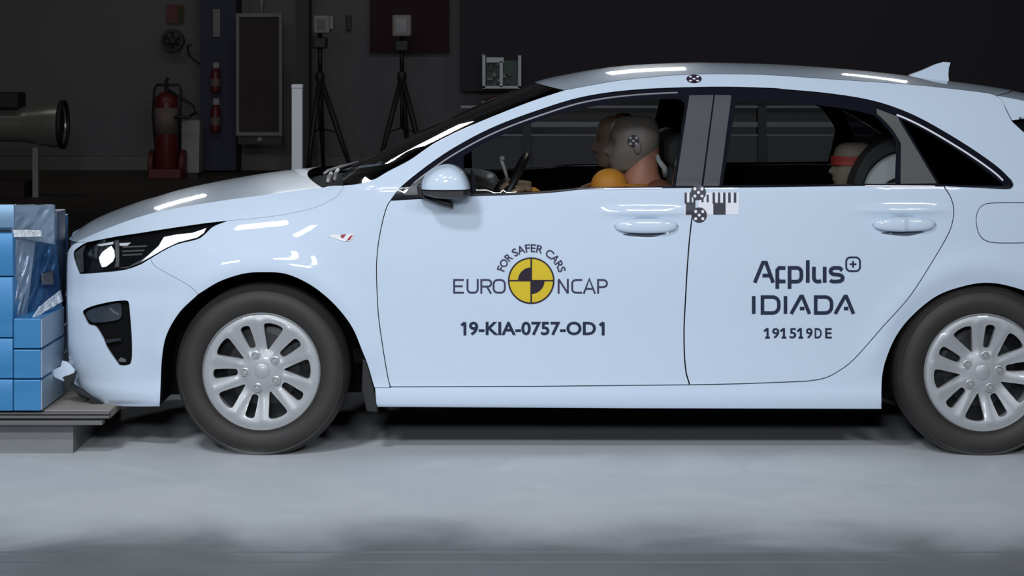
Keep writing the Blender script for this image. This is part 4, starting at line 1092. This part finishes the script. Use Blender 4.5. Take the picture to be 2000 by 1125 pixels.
tag(bx(416, 18, 430, 72, 19.97, 0.03).build('notice_sheet', FRAMEG), 'pale notice sheet high on the navy column', 'notice')
for i, (y0, y1, lb) in enumerate(((122, 180, 'upper of two small red extinguishers on the navy column'), (192, 258, 'lower of two small red extinguishers on the navy column'))):
    c0 = W(421, y1, 19.925); h = W(0, y0, 19.925).z-c0.z
    t = thing('fire_extinguisher', lb, 'fire extinguisher', tuple(c0), 'small extinguishers on the column')
    MB().lathe([(0.001,0),(0.062,0.0),(0.066,0.02),(0.066,h*.62),(0.05,h*.75),(0.02,h*.8),(0.001,h*.8)], c0, 'z', 20).build('cylinder', REDEX, t, smooth=True, angle=40)
    MB().lathe([(0.0675,h*.2),(0.0675,h*.45)], c0, 'z', 20).build('label_band', LABELW, t)
    MB().box((c0.x-0.075, c0.y+0.02, c0.z+h*.3), (c0.x+0.075, 20.0, c0.z+h*.36)).build('bracket', BLACKM, t)
    MB().box((c0.x-0.03, c0.y-0.02, c0.z+h*.8), (c0.x+0.05, c0.y+0.02, c0.z+h), 0.006).build('valve', GREYP, t)
# red sign and black reel
t = thing('wall_sign', 'small dark red sign above the black reel', 'sign', tuple(W(342, 45, YW)))
bx(325, 9, 358, 45, YW, 0.05).build('plate', REDEX, t); bx(347, 12, 357, 42, YW-0.01, 0.01).build('green_panel', mat('sign_green', (0.06, 0.07, 0.02), 0.7), t)
c0 = W(336, 79, 20.35)
t = thing('cable_reel', 'black spoked reel on the wall under the red sign', 'reel', tuple(c0))
MB().lathe([(0.110,0.0),(0.148,0.0),(0.150,0.03),(0.148,0.12),(0.110,0.12),(0.105,0.06)], c0, 'y', 40, close=True).build('rim', BLACKM, t, smooth=True, angle=40)
MB().lathe([(0.001,0.0),(0.035,0.0),(0.035,0.12),(0.001,0.12)], c0, 'y', 20).build('hub', BLACKM, t)
for k in range(6):
    a = math.radians(30+60*k); MB().tube([c0+Vector((0.03*math.cos(a),0.03,0.03*math.sin(a))), c0+Vector((0.12*math.cos(a),0.03,0.12*math.sin(a)))], 0.018, 8).build('spoke', BLACKM, t)
tag(MB().tube([W(374,86,20.4), W(366,90,20.4), W(368,105,20.4), W(378,116,20.4), W(390,124,20.3)], 0.012, 8).build('wall_hose', BLACKM, smooth=True), 'short black hose curling from the wall to the navy column', 'hose')
# wheeled extinguisher
YE = 18.6; c0 = W(325, 0, YE); c0.z = 0.0
def wz(py): return W(0, py, YE).z
t = thing('wheeled_extinguisher', 'large red wheeled fire extinguisher standing against the back wall', 'fire extinguisher', (c0.x, YE, 0))
r = 0.145
MB().lathe([(0.001,wz(335)),(r*.8,wz(335)),(r,wz(325)),(r,wz(205)),(r*.95,wz(192)),(r*.6,wz(183)),(0.04,wz(180)),(0.001,wz(178))], c0, 'z', 28).build('cylinder', REDEX, t, smooth=True, angle=40)
MB().lathe([(r+0.003,wz(262)),(r+0.003,wz(210))], c0, 'z', 28).build('label_band', LABELW, t, smooth=True)
MB().tube([(c0.x-0.14, YE+0.16, wz(320)), (c0.x-0.16, YE-0.03, wz(225)), (c0.x-0.145, YE-0.02, wz(175)), (c0.x-0.12, YE-0.02, wz(166)), (c0.x+0.16, YE-0.02, wz(166)), (c0.x+0.185, YE-0.02, wz(178)), (c0.x+0.17, YE-0.03, wz(225)), (c0.x+0.14, YE+0.16, wz(320))], 0.018, 8).build('handle_frame', BLACKM, t, smooth=True)
MB().tube([(c0.x, YE, wz(180)), (c0.x, YE, wz(160)), (c0.x+0.02, YE, wz(152))], 0.025, 10).build('valve', BLACKM, t)
MB().tube([(c0.x+0.02, YE-0.03, wz(176)), (c0.x+0.2, YE-0.05, wz(192)), (c0.x+0.34, YE-0.05, wz(208)), (c0.x+0.37, YE-0.05, wz(220)), (c0.x+0.27, YE-0.05, wz(229)), (c0.x+0.12, YE-0.12, wz(228))], 0.02, 8).build('hose', BLACKM, t, smooth=True)
for sg in (-1, 1):
    MB().lathe([(0.03,-0.02),(0.155,-0.03),(0.175,-0.02),(0.175,0.03),(0.155,0.04),(0.03,0.03)], (c0.x+sg*0.19, YE+0.08, 0.175), 'x', 28).build('wheel', mat('red_wheel', (0.13, 0.018, 0.02), 0.5) if sg < 0 else bpy.data.materials['red_wheel'], t, smooth=True, angle=40)
MB().box((c0.x-0.2, YE-0.16, 0.0), (c0.x+0.2, YE+0.1, 0.12), 0.01).build('foot_tray', REDEX, t)
# pale bin beside it
t = thing('waste_bin', 'pale grey bin between the wheeled extinguisher and the navy column', 'bin', tuple(W(371, 341, 18.9)))
c0 = W(371, 341, 18.9); c0.z = 0
v = []
for z, s in ((0.06, .125), (wz(240), .135), (wz(236), .14)):
    v += [(c0.x-s, 18.8, z), (c0.x+s, 18.8, z), (c0.x+s, 19.1, z), (c0.x-s, 19.1, z)]
MB().add(v, [(3,2,1,0),(8,9,10,11)]+[(i*4+k, i*4+(k+1) % 4, i*4+4+(k+1) % 4, i*4+4+k) for i in range(2) for k in range(4)]).build('body', GREYP, t)
MB().box((c0.x-0.11, 18.82, 0.0), (c0.x+0.11, 19.08, 0.06)).build('foot', BLACKM, t)
# tall framed panel
YP = 19.4
t = thing('framed_panel', 'tall dark panel in a pale frame beside the navy column', 'panel', tuple(W(505, 341, YP)))
bx(463, 27, 549, 262, YP, 0.12).build('board', BROWNP, t)
for q in ((461,26,551,33),(461,258,551,265),(461,33,467,258),(545,33,551,258)): bx(*q, YP-0.02, 0.05).build('frame_bar', FRAMEG, t)
bx(464, 266, 552, 282, YP, 0.14).build('base_box', BLACKM, t)
MB().ball(tuple(W(507, 273, YP-0.01)), 0.035).build('knob', GREYP, t, smooth=True)
MB().tube([W(511, 28, YP+0.05), W(511, -40, YP+0.05)], 0.025, 12).build('hanger_pipe', GREYP, t, smooth=True)
# the two tripod lamps
def tripod(px, head, Yt, label, legs, mast, collar):
    foot = W(px, 0, Yt); foot.z = 0
    t = thing('tripod_lamp', label, 'tripod lamp', tuple(foot), 'lamps on tripods by the back wall')
    hd = bx(*head, Yt-0.12, 0.26, 0.02).build('lamp_head', BEIGEP, t)
    m_ = 7
    bx(head[0]+m_, head[1]+m_, head[2]-m_-2, head[3]-m_, Yt-0.13, 0.02).build('lamp_glass', mat('lamp_dark_glass', (0.06, 0.06, 0.075), 0.2) if 'lamp_dark_glass' not in bpy.data.materials else bpy.data.materials['lamp_dark_glass'], hd)
    MB().tube([W(px, head[3], Yt), W(px, mast, Yt)], 0.028, 10).build('mast', BLACKM, t, smooth=True)
    bx(px-15, head[3]+8, px+13, head[3]+30, Yt-0.08, 0.16, 0.02).build('tilt_head', BLACKM, t)
    MB().lathe([(0.001,-0.05),(0.05,-0.05),(0.06,0),(0.05,0.06),(0.001,0.06)], W(px, mast, Yt), 'z', 14).build('collar', BLACKM, t)
    for (lx, dy) in legs:
        e = W(lx, 0, Yt+dy); e.z = 0.012
        s = W(px, mast, Yt)
        MB().tube([s, s*0.5+e*0.5, e], [0.034, 0.034, 0.022], 8).build('leg', BLACKM, t, smooth=True)
        mid = s*0.45+e*0.55; cc = W(px, 0, Yt); cc.z = mid.z+0.06
        MB().tube([cc, mid], 0.012, 6).build('brace', BLACKM, t, smooth=True)
    MB().tube([W(px, mast, Yt), Vector((foot.x, Yt, 0.62))], 0.022, 8).build('centre_column', BLACKM, t, smooth=True)
    return t
tripod(625, (612, 30, 644, 65), 18.5, 'tripod lamp with pale square head, left of the two, just behind the white pole', ((598, -0.3), (692, -0.2), (632, 0.5)), 152, 0)
tripod(785, (766, 29, 803, 71), 18.5, 'tripod lamp with pale square head, right of the two, in front of the maroon board', ((733, -0.2), (836, -0.2), (800, 0.4)), 150, 0)
bx(644, 32, 651, 56, 18.4, 0.2).build('barn_door', GREYP, [o for o in COL.objects if o.name == 'tripod_lamp'][0])
# horn shaped machine on the left
YH = 15.0; c0 = W(0, 243, YH)
def hx(px): return W(px, 0, YH).x
t = thing('blower_duct', 'dull silver cylindrical duct with a flared black-rimmed mouth at the left edge', 'duct', (hx(20), YH, 0))
cc = Vector((hx(20), YH, c0.z)); k = (D0+YH)/F
prof = [(0.001, hx(-160)-cc.x), (34*k, hx(-160)-cc.x), (34*k, hx(40)-cc.x), (37*k, hx(60)-cc.x), (42*k, hx(85)-cc.x), (45*k, hx(105)-cc.x), (46*k, hx(120)-cc.x), (40*k, hx(121)-cc.x), (34*k, hx(90)-cc.x), (0.001, hx(80)-cc.x)]
MB().lathe(prof, cc, 'x', 40).build('horn', HORN, t, smooth=True, angle=35)
MB().lathe([(45*k, hx(117)-cc.x), (48*k, hx(119)-cc.x), (48*k, hx(127)-cc.x), (44*k, hx(128)-cc.x), (42*k, hx(122)-cc.x)], cc, 'x', 40, close=True).build('rim', BLACKM, t, smooth=True)
MB().lathe([(0.001, hx(116)-cc.x), (45*k, hx(116)-cc.x), (45*k, hx(118)-cc.x)], cc, 'x', 40).build('mouth_dark_disc', BLACKM, t)  # dark disc added to black out the inside of the mouth
MB().box((hx(-160), YH-0.2, W(0,212,YH).z), (hx(43), YH+0.2, W(0,180,YH).z), 0.02).build('control_box', BLACKM, t)
MB().box((hx(65), YH-0.04, 0.0), (hx(76), YH+0.02, W(0,288,YH).z)).build('leg', GREYP, t)
MB().box((hx(-120), YH-0.04, 0.0), (hx(-110), YH+0.02, W(0,275,YH).z)).build('leg', GREYP, t)
MB().box((hx(-160), YH-0.2, 0.0), (hx(55), YH+0.25, W(0,352,YH).z), 0.01).build('base', mat('dark_red_base', (0.04, 0.016, 0.016), 0.7), t)
# white pole behind the bonnet
YQ = 3.2; a = W(569.5, 165, YQ); b2 = W(590.5, 165, YQ)
t = thing('white_pole', 'white square pole standing behind the bonnet', 'pole', ((a.x+b2.x)/2, YQ, 0))
MB().box((a.x, YQ, 0.02), (b2.x, YQ+0.05, a.z-0.02), 0.003).build('shaft', POSTW, t)
MB().box((a.x-0.002, YQ-0.002, a.z-0.02), (b2.x+0.002, YQ+0.052, a.z), 0.004).build('cap', POSTW, t)
MB().box((a.x-0.08, YQ-0.08, 0.0), (b2.x+0.08, YQ+0.13, 0.02), 0.004).build('foot_plate', STEELP, t)
# electronics box on the dark screen
YX = 20.05
t = thing('equipment_rack', 'open silver equipment box with wiring, high on the wall left of the windscreen top', 'equipment box', tuple(W(980, 172, YX)))
for q in ((942,108,948,172),(1012,108,1018,172),(942,168,1018,173),(950,112,984,122),(976,120,982,170)): bx(*q, YX, 0.12).build('frame_bar', SILVERBOX, t)
bx(946, 118, 1014, 170, YX+0.11, 0.02).build('back_panel', GREENISH, t)
rnd = random.Random(3)
for i in range(9):
    x = rnd.uniform(950, 1002); y = rnd.uniform(122, 160); bx(x, y, x+rnd.uniform(5, 11), y+rnd.uniform(4, 9), YX+0.03, 0.08).build('module', rnd.choice([SILVERBOX, GREENISH, GREYP]), t)
MB().tube([W(948,112,YX+.05), W(941,106,YX+.05)], 0.02, 6).build('hook', SILVERBOX, t)
c0 = W(985, 192, 19.6); 
t = thing('cable_heap', 'reddish cables lying on a shelf under the silver equipment box', 'cables', tuple(c0))
MB().box((W(940,0,19.6).x, 19.5, c0.z-0.06), (W(1060,0,19.6).x, YB, c0.z-0.03)).build('shelf', FRAMEG, t)
MB().tube([W(948,199,19.6), W(962,193,19.6), W(985,190,19.6), W(1000,194,19.6), W(1015,196,19.6)], 0.03, 8).build('red_cable', REDEX, t, smooth=True)
MB().tube([W(950,200,19.55), W(960,195,19.55), W(972,192,19.55)], 0.016, 6).build('pale_cable', GREYP, t, smooth=True)
# steel railing seen through the cabin
YR = 9.0
t = thing('steel_railing', 'long pale steel railing seen through the car windows', 'railing', (W(1350,0,YR).x, YR, 0))
RAILM = mat('railing_grey', (0.20, 0.20, 0.215), 0.5, 0.3)
for y0, y1 in ((238,248),(262,266),(206,211)): bx(900, y0, 2150, y1, YR, 0.08).build('rail', RAILM, t)
bx(900, 268, 2150, 330, YR+0.03, 0.03).build('infill_panel', mat('infill_grey', (0.10, 0.095, 0.105), 0.7), t)
for px in (1028, 1487, 1800, 2120):
    a = W(px-7, 0, YR); b2 = W(px+9, 0, YR)
    MB().box((a.x, YR-0.03, 0), (b2.x, YR+0.1, W(0,206,YR).z)).build('post', BLACKM, t)

# ------------------------------------------------------------------ guide rails let into the floor
for i, (py, wd, lb) in enumerate(((1080, .012, 'upper of the thin steel guide strips on the floor at the front'), (1100, .014, 'lower of the thin steel guide strips on the floor at the front'))):
    y = F*H/(py-HY)-D0
    tag(MB().box((-3.2, y, 0), (3.2, y+wd, 0.0015)).build('guide_strip', STRIP), lb, 'guide strip', 'floor guide strips')

# ------------------------------------------------------------------ dust cloud hanging low over the floor round the wheels
SC.cycles.volume_bounces = 2
hz = bpy.data.materials.new('dust_haze'); hz.use_nodes = True
nt = hz.node_tree; nt.nodes.clear()
out = nt.nodes.new('ShaderNodeOutputMaterial'); vs = nt.nodes.new('ShaderNodeVolumeScatter')
vs.inputs['Color'].default_value = (0.93, 0.95, 0.97, 1); vs.inputs['Anisotropy'].default_value = 0.1
tc = nt.nodes.new('ShaderNodeTexCoord'); sx = nt.nodes.new('ShaderNodeSeparateXYZ')
mp = nt.nodes.new('ShaderNodeMapping'); mp.inputs['Scale'].default_value = (1.5, 1.7, 3.0)
nz = nt.nodes.new('ShaderNodeTexNoise'); nz.inputs['Scale'].default_value = 1.6; nz.inputs['Detail'].default_value = 3; nz.inputs['Distortion'].default_value = 0.5
def math_(op, a, b=None, c=None):
    n = nt.nodes.new('ShaderNodeMath'); n.operation = op
    for i, q in enumerate((a, b, c)):
        if q is None: continue
        if isinstance(q, (int, float)): n.inputs[i].default_value = q
        else: nt.links.new(q, n.inputs[i])
    return n.outputs[0]
def ramp(q, a, b):
    n = nt.nodes.new('ShaderNodeMapRange'); n.interpolation_type = 'SMOOTHSTEP'
    n.inputs[1].default_value = a; n.inputs[2].default_value = b
    nt.links.new(q, n.inputs[0]); return n.outputs[0]
nt.links.new(tc.outputs['Object'], sx.inputs[0]); nt.links.new(tc.outputs['Object'], mp.inputs[0]); nt.links.new(mp.outputs[0], nz.inputs['Vector'])
X_, Y_, Z_ = sx.outputs
cloud = ramp(nz.outputs['Fac'], 0.36, 0.66)
top = math_('MULTIPLY_ADD', cloud, 0.055, 0.012)                     # the cloud is taller where it is thicker
fall = ramp(math_('SUBTRACT', top, Z_), 0.0, 0.04)
d = math_('MULTIPLY', math_('MULTIPLY', fall, math_('ADD', math_('MULTIPLY', cloud, 0.8), 0.15)), math_('MULTIPLY', ramp(Y_, -1.75, -0.9), math_('SUBTRACT', 1.0, ramp(Y_, -0.34, 0.02))))
nt.links.new(math_('MULTIPLY', d, 6.0), vs.inputs['Density']); nt.links.new(vs.outputs[0], out.inputs['Volume'])
o = MB().box((-3.4, -1.8, 0.003), (3.4, 0.5, 0.075)).build('dust_cloud', hz)
tag(o, 'pale dust cloud hanging low over the floor around the wheels', 'dust', kind='stuff')
